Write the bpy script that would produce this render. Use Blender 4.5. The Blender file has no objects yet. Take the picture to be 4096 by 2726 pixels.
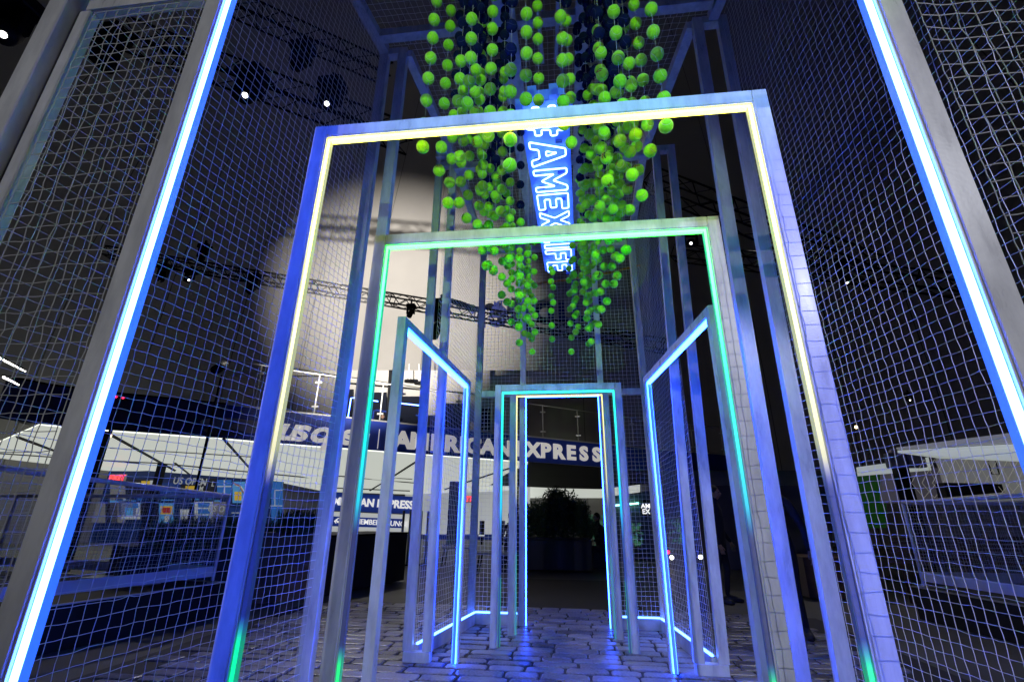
import bpy, bmesh, math, random
import numpy as np
from mathutils import Vector, Matrix
R = math.radians
random.seed(7); rng = np.random.default_rng(7)
sc = bpy.context.scene
col = sc.collection

# ------------------------------------------------------------------ camera
CAM_F = 1900.0; CAM_H = 1.2
def cam_basis(yaw, pitch, roll):
    cy, sy = math.cos(yaw), math.sin(yaw); f0 = np.array([-sy, cy, 0]); r0 = np.array([cy, sy, 0]); u0 = np.array([0, 0, 1.])
    cp, sp = math.cos(pitch), math.sin(pitch); f = f0*cp+u0*sp; u = -f0*sp+u0*cp
    cr, sr = math.cos(roll), math.sin(roll)
    return r0*cr+u*sr, -r0*sr+u*cr, f
CR, CU, CW = cam_basis(R(6.758), R(20.38), R(.607))
cd = bpy.data.cameras.new('camera'); cam = bpy.data.objects.new('camera', cd); col.objects.link(cam)
cd.sensor_width = 36; cd.lens = CAM_F/4096*36; cd.clip_start = .02; cd.clip_end = 400
M = Matrix.Identity(4)
for i in range(3):
    M[i][0] = CR[i]; M[i][1] = CU[i]; M[i][2] = -CW[i]
M[2][3] = CAM_H
cam.matrix_world = M
sc.camera = cam
# survey helpers: a direction seen in the photograph, met with a plane of the place
def ray(x, y): return CW + CR*(x-2048)/CAM_F - CU*(y-1363)/CAM_F
O = np.array([0, 0, CAM_H])
def at(x, y, Y): d = ray(x, y); return Vector(d*Y/d[1]+O)
def atx(x, y, X): d = ray(x, y); return Vector(d*X/d[0]+O)
def atz(x, y, z=0.): d = ray(x, y); return Vector(d*(z-CAM_H)/d[2]+O)

# ------------------------------------------------------------------ world, exposure
w = bpy.data.worlds.new('World'); sc.world = w; w.use_nodes = True
w.node_tree.nodes['Background'].inputs[0].default_value = (.62, .64, .8, 1)
w.node_tree.nodes['Background'].inputs[1].default_value = .005
sc.view_settings.view_transform = 'Standard'; sc.view_settings.look = 'None'
sc.view_settings.exposure = 0; sc.view_settings.gamma = 1
sc.cycles.use_denoising = True
sc.cycles.max_bounces = 6; sc.cycles.diffuse_bounces = 3; sc.cycles.glossy_bounces = 3
sc.cycles.sample_clamp_indirect = 4

# ------------------------------------------------------------------ stage and hall lamps, plus added ball spots (only the wash has a fixture)
def spot(name, loc, target, energy, color=(1, 1, 1), size=60, blend=.3, radius=.05):
    l = bpy.data.lights.new(name, 'SPOT'); l.energy = energy; l.color = color; l.spot_size = R(size); l.spot_blend = blend
    l.shadow_soft_size = radius
    o = bpy.data.objects.new(name, l); col.objects.link(o); o.location = loc
    d = Vector(target)-Vector(loc); o.rotation_euler = d.to_track_quat('-Z', 'Y').to_euler()
    return o
# two white floods behind the visitor (net shadows on portals), then two added spots
spot('stage_and_fill_spot', (3.6, -3.2, 4.4), (1.0, 1.9, 1.6), 560, (.86, .88, 1), 27, .35, .004)
spot('stage_and_fill_spot', (-2.72, -5., 3.6), (-.35, 2.2, 2.3), 320, (.93, .95, 1), 36, .7, .004)
spot('stage_and_fill_spot', (.9, -4.6, 2.2), (-.1, 3.1, 3.6), 780, (.5, 1, .25), 22, .6, .02)  # added fill that brightens the hanging balls, no visible source
spot('stage_and_fill_spot', (.9, -4.6, 2.1), (-.1, 4.1, 2.95), 420, (.04, 1, .25), 11, .6, .02)  # added green fill for the far balls, in place of LED spill
spot('fascia_spot', (2.2, 11, 7.2), (.1, 22.5, 4.3), 620, (1, .95, .9), 32, .7, .05)
spot('fascia_spot', (-4.5, 11.2, 6.4), (-9., 17, 4.2), 260, (1, .95, .9), 46, .8, .05)
spot('hall_spot', (-7.5, 13, 9.5), (-4., 6.5, 0), 900, (1, .95, .86), 50, .7, .1)
spot('hall_spot', (5.5, 12, 9.5), (3.2, 6.5, 0), 450, (1, .95, .9), 50, .7, .1)
spot('hall_spot', (.6, 5.2, 9.8), (-.1, 4.4, 0), 420, (.95, .93, 1), 34, .6, .03)

# ------------------------------------------------------------------ materials
def nt(name):
    m = bpy.data.materials.new(name); m.use_nodes = True
    return m, m.node_tree.nodes, m.node_tree.links, m.node_tree.nodes['Principled BSDF']
def mat(name, c, rough=.5, metal=0, spec=.5, noise=0, scale=8, bump=0, bscale=60, trans=0):
    m, N, L, b = nt(name)
    b.inputs['Base Color'].default_value = (*c, 1); b.inputs['Roughness'].default_value = rough
    b.inputs['Metallic'].default_value = metal; b.inputs['Specular IOR Level'].default_value = spec
    tc = N.new('ShaderNodeTexCoord')
    if noise:
        n = N.new('ShaderNodeTexNoise'); n.inputs['Scale'].default_value = scale; n.inputs['Detail'].default_value = 5
        L.new(tc.outputs['Object'], n.inputs['Vector'])
        r = N.new('ShaderNodeValToRGB')
        r.color_ramp.elements[0].color = (*[v*(1-noise) for v in c], 1); r.color_ramp.elements[0].position = .3
        r.color_ramp.elements[1].color = (*[min(1, v*(1+noise*.5)) for v in c], 1); r.color_ramp.elements[1].position = .7
        L.new(n.outputs['Fac'], r.inputs['Fac']); L.new(r.outputs[0], b.inputs['Base Color'])
    if bump:
        n2 = N.new('ShaderNodeTexNoise'); n2.inputs['Scale'].default_value = bscale; n2.inputs['Detail'].default_value = 4
        L.new(tc.outputs['Object'], n2.inputs['Vector'])
        bp = N.new('ShaderNodeBump'); bp.inputs['Strength'].default_value = bump; bp.inputs['Distance'].default_value = .01
        L.new(n2.outputs['Fac'], bp.inputs['Height']); L.new(bp.outputs[0], b.inputs['Normal'])
    return m
def emit(name, c, s, base=(.3, .3, .32)):
    m, N, L, b = nt(name)
    b.inputs['Base Color'].default_value = (*base, 1)
    b.inputs['Emission Color'].default_value = (*c, 1); b.inputs['Emission Strength'].default_value = s
    return m
def emit_ramp(name, stops, base=(.22, .22, .26)):
    """LED tape whose pixels change colour along its height. stops: (z, (r,g,b), strength)"""
    m, N, L, b = nt(name)
    b.inputs['Base Color'].default_value = (*base, 1)
    tc = N.new('ShaderNodeTexCoord'); s = N.new('ShaderNodeSeparateXYZ'); L.new(tc.outputs['Object'], s.inputs[0])
    mr = N.new('ShaderNodeMapRange'); mr.inputs['From Max'].default_value = 4.; L.new(s.outputs['Z'], mr.inputs['Value'])
    rc = N.new('ShaderNodeValToRGB'); rs = N.new('ShaderNodeValToRGB')
    for r in (rc, rs):
        while len(r.color_ramp.elements) > 1: r.color_ramp.elements.remove(r.color_ramp.elements[-1])
    for i, (z, c, st) in enumerate(stops):
        for r, v in ((rc, (*c, 1)), (rs, (st/40, st/40, st/40, 1))):
            e = r.color_ramp.elements[0] if i == 0 else r.color_ramp.elements.new(z/4)
            e.position = z/4; e.color = v
    for r in (rc, rs): L.new(mr.outputs[0], r.inputs['Fac'])
    mu = N.new('ShaderNodeMath'); mu.operation = 'MULTIPLY'; mu.inputs[1].default_value = 40; L.new(rs.outputs[0], mu.inputs[0])
    L.new(rc.outputs[0], b.inputs['Emission Color']); L.new(mu.outputs[0], b.inputs['Emission Strength'])
    return m

MAT = {}
m, N, L, b = nt('white_painted_timber')
tc = N.new('ShaderNodeTexCoord'); mp = N.new('ShaderNodeMapping'); mp.inputs['Scale'].default_value = (5, 5, 1.3); L.new(tc.outputs['Object'], mp.inputs[0])
na = N.new('ShaderNodeTexNoise'); na.inputs['Scale'].default_value = 2.2; na.inputs['Detail'].default_value = 7; na.inputs['Roughness'].default_value = .65; L.new(mp.outputs[0], na.inputs[0])
nb = N.new('ShaderNodeTexNoise'); nb.inputs['Scale'].default_value = 110; nb.inputs['Detail'].default_value = 3; L.new(tc.outputs['Object'], nb.inputs[0])
ra = N.new('ShaderNodeValToRGB'); ra.color_ramp.elements[0].position = .3; ra.color_ramp.elements[0].color = (.5, .5, .53, 1); ra.color_ramp.elements[1].position = .62; ra.color_ramp.elements[1].color = (.78, .78, .8, 1)
L.new(na.outputs[0], ra.inputs[0]); L.new(ra.outputs[0], b.inputs['Base Color'])
rr_ = N.new('ShaderNodeMapRange'); rr_.inputs['To Min'].default_value = .14; rr_.inputs['To Max'].default_value = .5; L.new(na.outputs[0], rr_.inputs[0]); L.new(rr_.outputs[0], b.inputs['Roughness'])
bp = N.new('ShaderNodeBump'); bp.inputs['Strength'].default_value = .04; bp.inputs['Distance'].default_value = .004; L.new(nb.outputs[0], bp.inputs['Height']); L.new(bp.outputs[0], b.inputs['Normal'])
MAT['white'] = m
MAT['board'] = mat('white_scuffed_board', (.6, .6, .62), .45, noise=.25, scale=9)
MAT['net'] = mat('white_net_cord', (.9, .88, .92), .6)
MAT['netdim'] = mat('grey_net_cord', (.55, .55, .55), .7)
MAT['black'] = mat('black_metal', (.005, .005, .006), .6, spec=.15)
MAT['blackbox'] = mat('black_panel', (.006, .006, .007), .6)
MAT['steel'] = mat('brushed_steel', (.55, .55, .56), .35, metal=.8)
MAT['string'] = mat('clear_line', (.7, .7, .75), .4)
BLUE = (.035, .095, 1.)
MAT['led_blue'] = emit('blue_led_tape', BLUE, 46)
MAT['led_blue_in'] = emit('inner_blue_led_tape', (.010, .055, 1.), 62)
MAT['led_blue_glow'] = emit('blue_led_glow_fringe', (.02, .12, 1.), 1.3)  # weaker emission beside the tape core, imitates its blue glow
MAT['led_base'] = emit('blue_base_led', (.05, .15, 1.), 14)
YC = (1., .98, .5)
OFF = (.05, .1, .8)
MAT['led_yel'] = emit_ramp('yellow_led_tape', [(0, (.0, 1, .26), 1.2), (.79, (.0, 1, .26), 1.1), (.87, OFF, .08), (1.3, OFF, .08), (1.4, (1, .95, .4), .85), (1.9, (1, 1, .42), 1.7), (2.2, (1, .98, .24), 3), (2.6, (1, .97, .085), 8), (3.9, (1, .96, .065), 11)])
MAT['led_yel_glow'] = emit_ramp('yellow_led_glow_fringe', [(0, (.0, .8, .2), .5), (.79, (.0, .8, .2), .4), (.87, OFF, .05), (1.3, OFF, .05), (1.45, (.8, .85, .3), .5), (3.9, (.8, .82, .2), .8)])
MAT['led_grn'] = emit_ramp('green_led_tape', [(0, (.0, 1, .2), 1.1), (.58, (0, 1, .22), 1.), (.66, OFF, .1), (1.12, OFF, .12), (1.26, (0, .78, 1), .85), (1.5, (0, .95, .9), 1.1), (1.8, (0, 1, .5), 1.5), (2.2, (.04, 1, .15), 5), (2.6, (.025, 1, .035), 20), (3.9, (.024, 1, .034), 26)])
MAT['led_grn_glow'] = emit_ramp('green_led_glow_fringe', [(0, (.0, .8, .2), .4), (.6, (.0, .8, .2), .4), (.66, OFF, .05), (1.12, OFF, .05), (1.26, (0, .5, .7), .4), (2.0, (.0, .8, .3), .6), (3.9, (.0, .8, .28), .9)])
MAT['led_grnB'] = emit_ramp('teal_led_tape', [(0, OFF, .12), (1.0, (.04, .2, .8), .2), (1.3, (0, .7, 1), 1.), (2.6, (.02, 1, .6), 2.2), (2.7, (.03, 1, .4), 4)])
MAT['led_yelB'] = emit_ramp('far_yellow_led_tape', [(0, (.1, .3, 1), .4), (1.3, (.2, .35, .9), .3), (1.6, (.9, .85, .3), .8), (2.7, (1, .9, .25), 1.8)])

# ------------------------------------------------------------------ mesh building
class MB:
    def __init__(s): s.v = []; s.f = []; s.m = []; s.mats = []; s.sm = []
    def mi(s, m):
        if m not in s.mats: s.mats.append(m)
        return s.mats.index(m)
    def add(s, vs, fs, m, smooth=False):
        k = len(s.v); s.v.extend([tuple(map(float, v)) for v in vs]); i = s.mi(m)
        for f in fs: s.f.append([a+k for a in f]); s.m.append(i); s.sm.append(smooth)
        return s
    def box(s, a, b, m, bev=0):
        x0, y0, z0 = [min(p, q) for p, q in zip(a, b)]; x1, y1, z1 = [max(p, q) for p, q in zip(a, b)]
        if bev:
            c = bev
            vs = []
            for z, k in ((z0, c), (z0+c, 0), (z1-c, 0), (z1, c)):
                xa, xb, ya, yb = x0+k, x1-k, y0+k, y1-k; q = c if not k else 0
                vs += [(xa+q, ya, z), (xb-q, ya, z), (xb, ya+q, z), (xb, yb-q, z), (xb-q, yb, z), (xa+q, yb, z), (xa, yb-q, z), (xa, ya+q, z)]
            fs = [[7, 6, 5, 4, 3, 2, 1, 0], [24+i for i in range(8)]]
            for l in range(3):
                for i in range(8): fs.append([l*8+i, l*8+(i+1) % 8, l*8+8+(i+1) % 8, l*8+8+i])
            return s.add(vs, fs, m)
        vs = [(x0, y0, z0), (x1, y0, z0), (x1, y1, z0), (x0, y1, z0), (x0, y0, z1), (x1, y0, z1), (x1, y1, z1), (x0, y1, z1)]
        return s.add(vs, [[3, 2, 1, 0], [4, 5, 6, 7], [0, 1, 5, 4], [1, 2, 6, 5], [2, 3, 7, 6], [3, 0, 4, 7]], m)
    def beam(s, p, q, wd, ht, m, up=(0, 0, 1)):
        p = Vector(p); q = Vector(q); d = (q-p).normalized(); u = Vector(up)
        if abs(d.dot(u)) > .97: u = Vector((0, 1, 0))
        r = d.cross(u).normalized(); u = r.cross(d)
        vs = [c+r*a*wd/2+u*b*ht/2 for c in (p, q) for a, b in ((-1, -1), (1, -1), (1, 1), (-1, 1))]
        return s.add(vs, [[0, 1, 2, 3], [7, 6, 5, 4], [4, 5, 1, 0], [5, 6, 2, 1], [6, 7, 3, 2], [7, 4, 0, 3]], m)
    def tube(s, pts, r, m, n=6, cap=True, closed=False):
        pts = [Vector(p) for p in pts]; vs = []; K = len(pts)
        if K < 2: return s
        prev = None
        for i, p in enumerate(pts):
            if closed: d = pts[(i+1) % K]-pts[i-1]
            else: d = pts[min(i+1, K-1)]-pts[max(i-1, 0)]
            d.normalize()
            if prev is None:
                a = Vector((0, 0, 1)) if abs(d.z) < .9 else Vector((1, 0, 0)); x = d.cross(a).normalized()
            else:
                x = (prev-d*prev.dot(d)).normalized()
            prev = x; y = d.cross(x)
            rr = r[i] if isinstance(r, (list, tuple)) else r
            for j in range(n):
                t = 2*math.pi*j/n; vs.append(p+x*math.cos(t)*rr+y*math.sin(t)*rr)
        fs = []
        for i in range(K if closed else K-1):
            a = i*n; b = ((i+1) % K)*n
            for j in range(n): fs.append([a+j, a+(j+1) % n, b+(j+1) % n, b+j])
        if cap and not closed: fs += [list(range(n))[::-1], [(K-1)*n+j for j in range(n)]]
        return s.add(vs, fs, m, True)
    def ball(s, c, r, m, n=10, k=6, sc3=(1, 1, 1)):
        vs = [(c[0], c[1], c[2]-r*sc3[2])]
        for i in range(1, k):
            a = -math.pi/2+math.pi*i/k
            for j in range(n):
                t = 2*math.pi*j/n; vs.append((c[0]+r*sc3[0]*math.cos(a)*math.cos(t), c[1]+r*sc3[1]*math.cos(a)*math.sin(t), c[2]+r*sc3[2]*math.sin(a)))
        vs.append((c[0], c[1], c[2]+r*sc3[2])); L_ = len(vs)-1; fs = []
        for j in range(n): fs.append([0, 1+(j+1) % n, 1+j])
        for i in range(k-2):
            for j in range(n): fs.append([1+i*n+j, 1+i*n+(j+1) % n, 1+(i+1)*n+(j+1) % n, 1+(i+1)*n+j])
        for j in range(n): fs.append([L_, 1+(k-2)*n+j, 1+(k-2)*n+(j+1) % n])
        return s.add(vs, fs, m, True)
    def prism(s, poly, thick, m):
        """polygon in 3D (list of Vectors) given thickness along its normal, away from the first side"""
        P = [Vector(p) for p in poly]; n = (P[1]-P[0]).cross(P[2]-P[0]).normalized()*thick; k = len(P)
        fs = [list(range(k)), [k+i for i in range(k)][::-1]]+[[i, k+i, k+(i+1) % k, (i+1) % k] for i in range(k)]
        return s.add(P+[p-n for p in P], fs, m)
    def build(s, name, parent=None, origin=None):
        me = bpy.data.meshes.new(name)
        o_ = Vector(origin) if origin is not None else Vector((0, 0, 0))
        if parent is not None and origin is None: o_ = Vector((0, 0, 0))
        me.from_pydata([tuple(Vector(v)-o_) for v in s.v], [], s.f)
        for m in s.mats: me.materials.append(m)
        me.polygons.foreach_set('material_index', s.m); me.polygons.foreach_set('use_smooth', s.sm); me.update()
        o = bpy.data.objects.new(name, me); col.objects.link(o)
        if origin is not None: o.location = o_
        if parent is not None: o.parent = parent
        return o
def tag(o, label=None, cat=None, group=None, kind=None):
    if label: o['label'] = label
    if cat: o['category'] = cat
    if group: o['group'] = group
    if kind: o['kind'] = kind
    return o
def thing(name, label, cat, group=None, loc=(0, 0, 0)):
    o = bpy.data.objects.new(name, None); o.empty_display_size = .1; col.objects.link(o); o.location = loc
    return tag(o, label, cat, group)
def sub(o):   # parts are modelled in world coordinates: cancel the parent's position
    return o
def part(mb, name, root, label=None):
    o = mb.build(name); o.parent = root; o.matrix_parent_inverse = Matrix.Translation(-root.location) if root.type == 'EMPTY' or root.parent is None else Matrix.Identity(4)
    if root.parent is not None: o.matrix_parent_inverse = Matrix.Identity(4)
    if label: o['label'] = label
    return o

def text_mesh(body, size, m, extrude=.01, bold=0., align='CENTER', shear=0, spacing=1.):
    cu = bpy.data.curves.new('lettering', 'FONT'); cu.body = body; cu.size = size; cu.extrude = extrude; cu.offset = bold
    cu.align_x = align; cu.align_y = 'CENTER'; cu.shear = shear; cu.space_character = spacing; cu.resolution_u = 3
    t = bpy.data.objects.new('t', cu); col.objects.link(t)
    bpy.context.view_layer.update()
    me = bpy.data.meshes.new_from_object(t.evaluated_get(bpy.context.evaluated_depsgraph_get()))
    bpy.data.objects.remove(t); bpy.data.curves.remove(cu); me.materials.clear(); me.materials.append(m)
    return me
def place_text(body, name, root, pos, right, up, size, m, **k):
    sxk = k.pop('sx', 1.); me = text_mesh(body, size, m, **k); me.transform(Matrix.Diagonal((sxk, 1, 1, 1)))
    r = Vector(right).normalized(); u = Vector(up); u = (u-r*u.dot(r)).normalized(); n = r.cross(u)
    T = Matrix(((r.x, u.x, n.x, pos[0]), (r.y, u.y, n.y, pos[1]), (r.z, u.z, n.z, pos[2]), (0, 0, 0, 1)))
    me.transform(T); o = bpy.data.objects.new(name, me); col.objects.link(o)
    if root is not None:
        o.parent = root; o.matrix_parent_inverse = Matrix.Translation(-root.location) if root.parent is None else Matrix.Identity(4)
    return o

# ------------------------------------------------------------------ nets
def net(name, P00, P10, P01, P11, cell, root, m, r=.0014, sides=3, jit=.0022, sag=.02, knots=0., mask=None, seed=1, noise=1.):
    """knotted cord net over the patch P00-P10 (u) x P01-P11 (v)"""
    g = np.random.default_rng(seed)
    P = [np.array(p, float) for p in (P00, P10, P01, P11)]
    lu = (np.linalg.norm(P[1]-P[0])+np.linalg.norm(P[3]-P[2]))/2; lv = (np.linalg.norm(P[2]-P[0])+np.linalg.norm(P[3]-P[1]))/2
    nu = max(2, int(round(lu/cell))+1); nv = max(2, int(round(lv/cell))+1)
    U, V = np.meshgrid(np.linspace(0, 1, nu), np.linspace(0, 1, nv), indexing='ij')
    G = (P[0]*((1-U)*(1-V))[..., None]+P[1]*(U*(1-V))[..., None]+P[2]*((1-U)*V)[..., None]+P[3]*(U*V)[..., None])
    du = (P[1]-P[0])/max(1e-6, np.linalg.norm(P[1]-P[0])); dv = (P[2]-P[0])/max(1e-6, np.linalg.norm(P[2]-P[0])); n = np.cross(du, dv)
    edge = np.minimum(1, np.minimum(np.minimum(U, 1-U)*nu, np.minimum(V, 1-V)*nv)/1.5)
    def low(fr):
        a = g.uniform(0, 6.28, 8); k = g.uniform(.4, 1., (4, 2))*fr
        return sum(np.sin(k[i, 0]*U*lu+k[i, 1]*V*lv+a[i])*np.cos(k[i, 1]*U*lu-k[i, 0]*V*lv+a[i+4]) for i in range(4))/4
    G = G+(n*(low(2.2)*sag)[..., None]+du*(low(3.)*sag*.25*noise)[..., None]+dv*(low(3.)*sag*.45*noise)[..., None])*edge[..., None]
    G = G+g.normal(0, jit, G.shape)*edge[..., None]
    vs = []; fs = []; base = 0
    ang = np.arange(sides)*2*math.pi/sides
    def strand(Q, ax):
        nonlocal base
        K = len(Q); T = np.gradient(Q, axis=0); T /= np.linalg.norm(T, axis=1)[:, None]+1e-9
        X = np.cross(T, n); X /= np.linalg.norm(X, axis=1)[:, None]+1e-9; Y = np.cross(T, X)
        ring = Q[:, None, :]+r*(np.cos(ang)[None, :, None]*X[:, None, :]+np.sin(ang)[None, :, None]*Y[:, None, :])
        vs.append(ring.reshape(-1, 3)); i = np.arange(K-1)[:, None]*sides; j = np.arange(sides)[None, :]; jn = (j+1) % sides
        f = np.stack([i+j, i+jn, i+sides+jn, i+sides+j], -1).reshape(-1, 4)+base
        fs.append(f); base += K*sides
    def runs(Q, keep):
        if keep is None: strand(Q, 0); return
        s = None
        for k in range(len(Q)+1):
            if k < len(Q) and keep[k]:
                if s is None: s = k
            else:
                if s is not None and k-s > 1: strand(Q[s:k], 0)
                s = None
    keep = None if mask is None else np.array([[mask(p) for p in row] for row in G])
    def fine(Q):   # a little slack between knots
        K = len(Q); q = np.empty((2*K-1, 3)); q[::2] = Q; q[1::2] = (Q[1:]+Q[:-1])/2+g.normal(0, jit*.5, (K-1, 3)); return q
    sub2 = knots > 0
    for i in range(nu):
        Q = G[i]; kp = None if keep is None else keep[i]
        if sub2 and kp is None: Q = fine(Q)
        runs(Q, kp)
    for j in range(nv):
        Q = G[:, j]; kp = None if keep is None else keep[:, j]
        if sub2 and kp is None: Q = fine(Q)
        runs(Q, kp)
    if knots:
        oc = np.array([[1, 0, 0], [-1, 0, 0], [0, 1, 0], [0, -1, 0], [0, 0, 1], [0, 0, -1]])*knots
        of = np.array([[0, 2, 4, 4], [2, 1, 4, 4], [1, 3, 4, 4], [3, 0, 4, 4], [2, 0, 5, 5], [1, 2, 5, 5], [3, 1, 5, 5], [0, 3, 5, 5]])
        Q = G.reshape(-1, 3)
        if keep is not None: Q = Q[keep.reshape(-1)]
        vs.append((Q[:, None, :]+oc[None]).reshape(-1, 3)); tri = (of[None]+(np.arange(len(Q))*6)[:, None, None]+base).reshape(-1, 4)
        trif = [tuple(t[:3]) for t in tri]
    else: trif = []
    V_ = np.concatenate(vs); F_ = [tuple(map(int, f)) for f in np.concatenate(fs)]+[tuple(map(int, t)) for t in trif]
    me = bpy.data.meshes.new(name); me.from_pydata(V_.tolist(), [], F_); me.materials.append(m); me.update()
    o = bpy.data.objects.new(name, me); col.objects.link(o)
    if root is not None: o.parent = root; o.matrix_parent_inverse = Matrix.Translation(-root.location)
    return o

XC = -.13
# ================================================================== THE SETTING
m, N, L, b = nt('asphalt')
tc = N.new('ShaderNodeTexCoord'); n1 = N.new('ShaderNodeTexNoise'); n1.inputs['Scale'].default_value = .5; n1.inputs['Detail'].default_value = 8
n2 = N.new('ShaderNodeTexNoise'); n2.inputs['Scale'].default_value = 140
mx = N.new('ShaderNodeMix'); mx.data_type = 'RGBA'; mx.inputs[0].default_value = .35
rp = N.new('ShaderNodeValToRGB'); rp.color_ramp.elements[0].position = .35; rp.color_ramp.elements[0].color = (.05, .05, .05, 1); rp.color_ramp.elements[1].position = .7; rp.color_ramp.elements[1].color = (.17, .165, .15, 1)
L.new(tc.outputs['Object'], n1.inputs[0]); L.new(tc.outputs['Object'], n2.inputs[0]); L.new(n1.outputs[0], mx.inputs[6]); L.new(n2.outputs[0], mx.inputs[7])
L.new(mx.outputs[2], rp.inputs[0]); L.new(rp.outputs[0], b.inputs['Base Color']); b.inputs['Roughness'].default_value = .6
bp = N.new('ShaderNodeBump'); bp.inputs['Strength'].default_value = .4; bp.inputs['Distance'].default_value = .004; L.new(n2.outputs[0], bp.inputs['Height']); L.new(bp.outputs[0], b.inputs['Normal'])
MAT['asphalt'] = m
g = MB(); g.add([(-60, -30, -.03), (60, -30, -.03), (60, 60, -.03), (-60, 60, -.03)], [[0, 1, 2, 3]], MAT['asphalt'])
tag(g.build('ground'), kind='structure')

# stamped stone paving: every stone a slightly uneven slab, one sheet
m, N, L, b = nt('paving_stone')
tc = N.new('ShaderNodeTexCoord'); n1 = N.new('ShaderNodeTexNoise'); n1.inputs['Scale'].default_value = 2.3; n1.inputs['Detail'].default_value = 8
n2 = N.new('ShaderNodeTexNoise'); n2.inputs['Scale'].default_value = 45; n2.inputs['Detail'].default_value = 6
oi = N.new('ShaderNodeAttribute'); oi.attribute_name = 'tone'
mx = N.new('ShaderNodeMix'); mx.data_type = 'RGBA'; mx.inputs[0].default_value = .5
L.new(tc.outputs['Object'], n1.inputs[0]); L.new(tc.outputs['Object'], n2.inputs[0]); L.new(n1.outputs[0], mx.inputs[6]); L.new(n2.outputs[0], mx.inputs[7])
ad = N.new('ShaderNodeMath'); ad.operation = 'MULTIPLY_ADD'; ad.inputs[1].default_value = .25; L.new(oi.outputs['Fac'], ad.inputs[0]); L.new(mx.outputs[2], ad.inputs[2])
rp = N.new('ShaderNodeValToRGB'); rp.color_ramp.elements[0].position = .4; rp.color_ramp.elements[0].color = (.045, .04, .042, 1); rp.color_ramp.elements[1].position = .72; rp.color_ramp.elements[1].color = (.34, .32, .33, 1)
L.new(ad.outputs[0], rp.inputs[0]); L.new(rp.outputs[0], b.inputs['Base Color']); b.inputs['Roughness'].default_value = .30
bp = N.new('ShaderNodeBump'); bp.inputs['Strength'].default_value = .55; bp.inputs['Distance'].default_value = .006; L.new(n2.outputs[0], bp.inputs['Height']); L.new(bp.outputs[0], b.inputs['Normal'])
MAT['stone'] = m
MAT['joint'] = mat('dark_joint_mortar', (.045, .042, .045), .8)
def paving(x0, x1, y0, y1):
    vs = []; fs = []; tone = []; y = y0; row = 0
    while y < y1:
        h = random.uniform(.14, .19); x = x0-random.uniform(0, .4)
        while x < x1:
            wd = random.uniform(.22, .44); gp = random.uniform(.007, .013)
            a, b_, c, d = x+gp, min(x+wd-gp, x1+.4), y+gp, y+h-gp; k = .022; zz = random.uniform(-.003, .003)
            corners = []
            for cx, cy, sx, sy in ((a, c, 1, 1), (b_, c, -1, 1), (b_, d, -1, -1), (a, d, 1, -1)):
                j1, j2, j3 = random.uniform(-.006, .006), random.uniform(-.006, .006), random.uniform(.6, 1.5)
                pa = (cx+sx*k*j3, cy+j1); pb = (cx+j2, cy+sy*k*j3)
                corners += [pb, pa] if sx == sy else [pa, pb]
            # order: around the stone
            n = len(corners); base = len(vs); cx, cy = (a+b_)/2, (c+d)/2
            mids = []
            for i in range(n):
                p, q = corners[i], corners[(i+1) % n]; mids.append(p)
                if i % 2 == 1:
                    mids.append(((p[0]+q[0])/2+random.uniform(-.006, .006), (p[1]+q[1])/2+random.uniform(-.006, .006)))
            n = len(mids)
            for p in mids: vs.append((p[0], p[1], -.02))
            for p in mids: vs.append((cx+(p[0]-cx)*.985, cy+(p[1]-cy)*.97, -.004+zz))
            for p in mids: vs.append((cx+(p[0]-cx)*.92, cy+(p[1]-cy)*.82, zz))
            fs.append([base+2*n+i for i in range(n)]); t = random.random(); cnt = 1
            for l in range(2):
                for i in range(n): fs.append([base+l*n+i, base+l*n+(i+1) % n, base+(l+1)*n+(i+1) % n, base+(l+1)*n+i]); cnt += 1
            tone += [t]*cnt
            x += wd
        y += h; row += 1
    me = bpy.data.meshes.new('paving'); me.from_pydata(vs, [], fs); me.materials.append(MAT['stone'])
    at_ = me.attributes.new('tone', 'FLOAT', 'FACE'); at_.data.foreach_set('value', tone); me.update()
    o = bpy.data.objects.new('paving', me); col.objects.link(o); tag(o, kind='structure')
    o.rotation_euler.z = 0
    g = MB(); g.add([(x0-.5, y0-.1, -.013), (x1+.5, y0-.1, -.013), (x1+.5, y1+.02, -.013), (x0-.5, y1+.02, -.013)], [[0, 1, 2, 3]], MAT['joint'])
    tag(g.build('paving_bed'), kind='structure')
paving(-3.4, 2.7, .6, 7.6)
# ================================================================== NET CAGE
def timber(root, name, p, q, wd=.085, dp=.085, m=None, label=None):
    g = MB(); p = Vector(p); q = Vector(q)
    if abs(p.x-q.x) < 1e-6 and abs(p.y-q.y) < 1e-6:
        g.box((p.x-wd/2, p.y-dp/2, p.z), (q.x+wd/2, q.y+dp/2, q.z), m or MAT['white'], bev=.004)
    else: g.beam(p, q, wd, dp, m or MAT['white'])
    return part(g, name, root, label)

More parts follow.
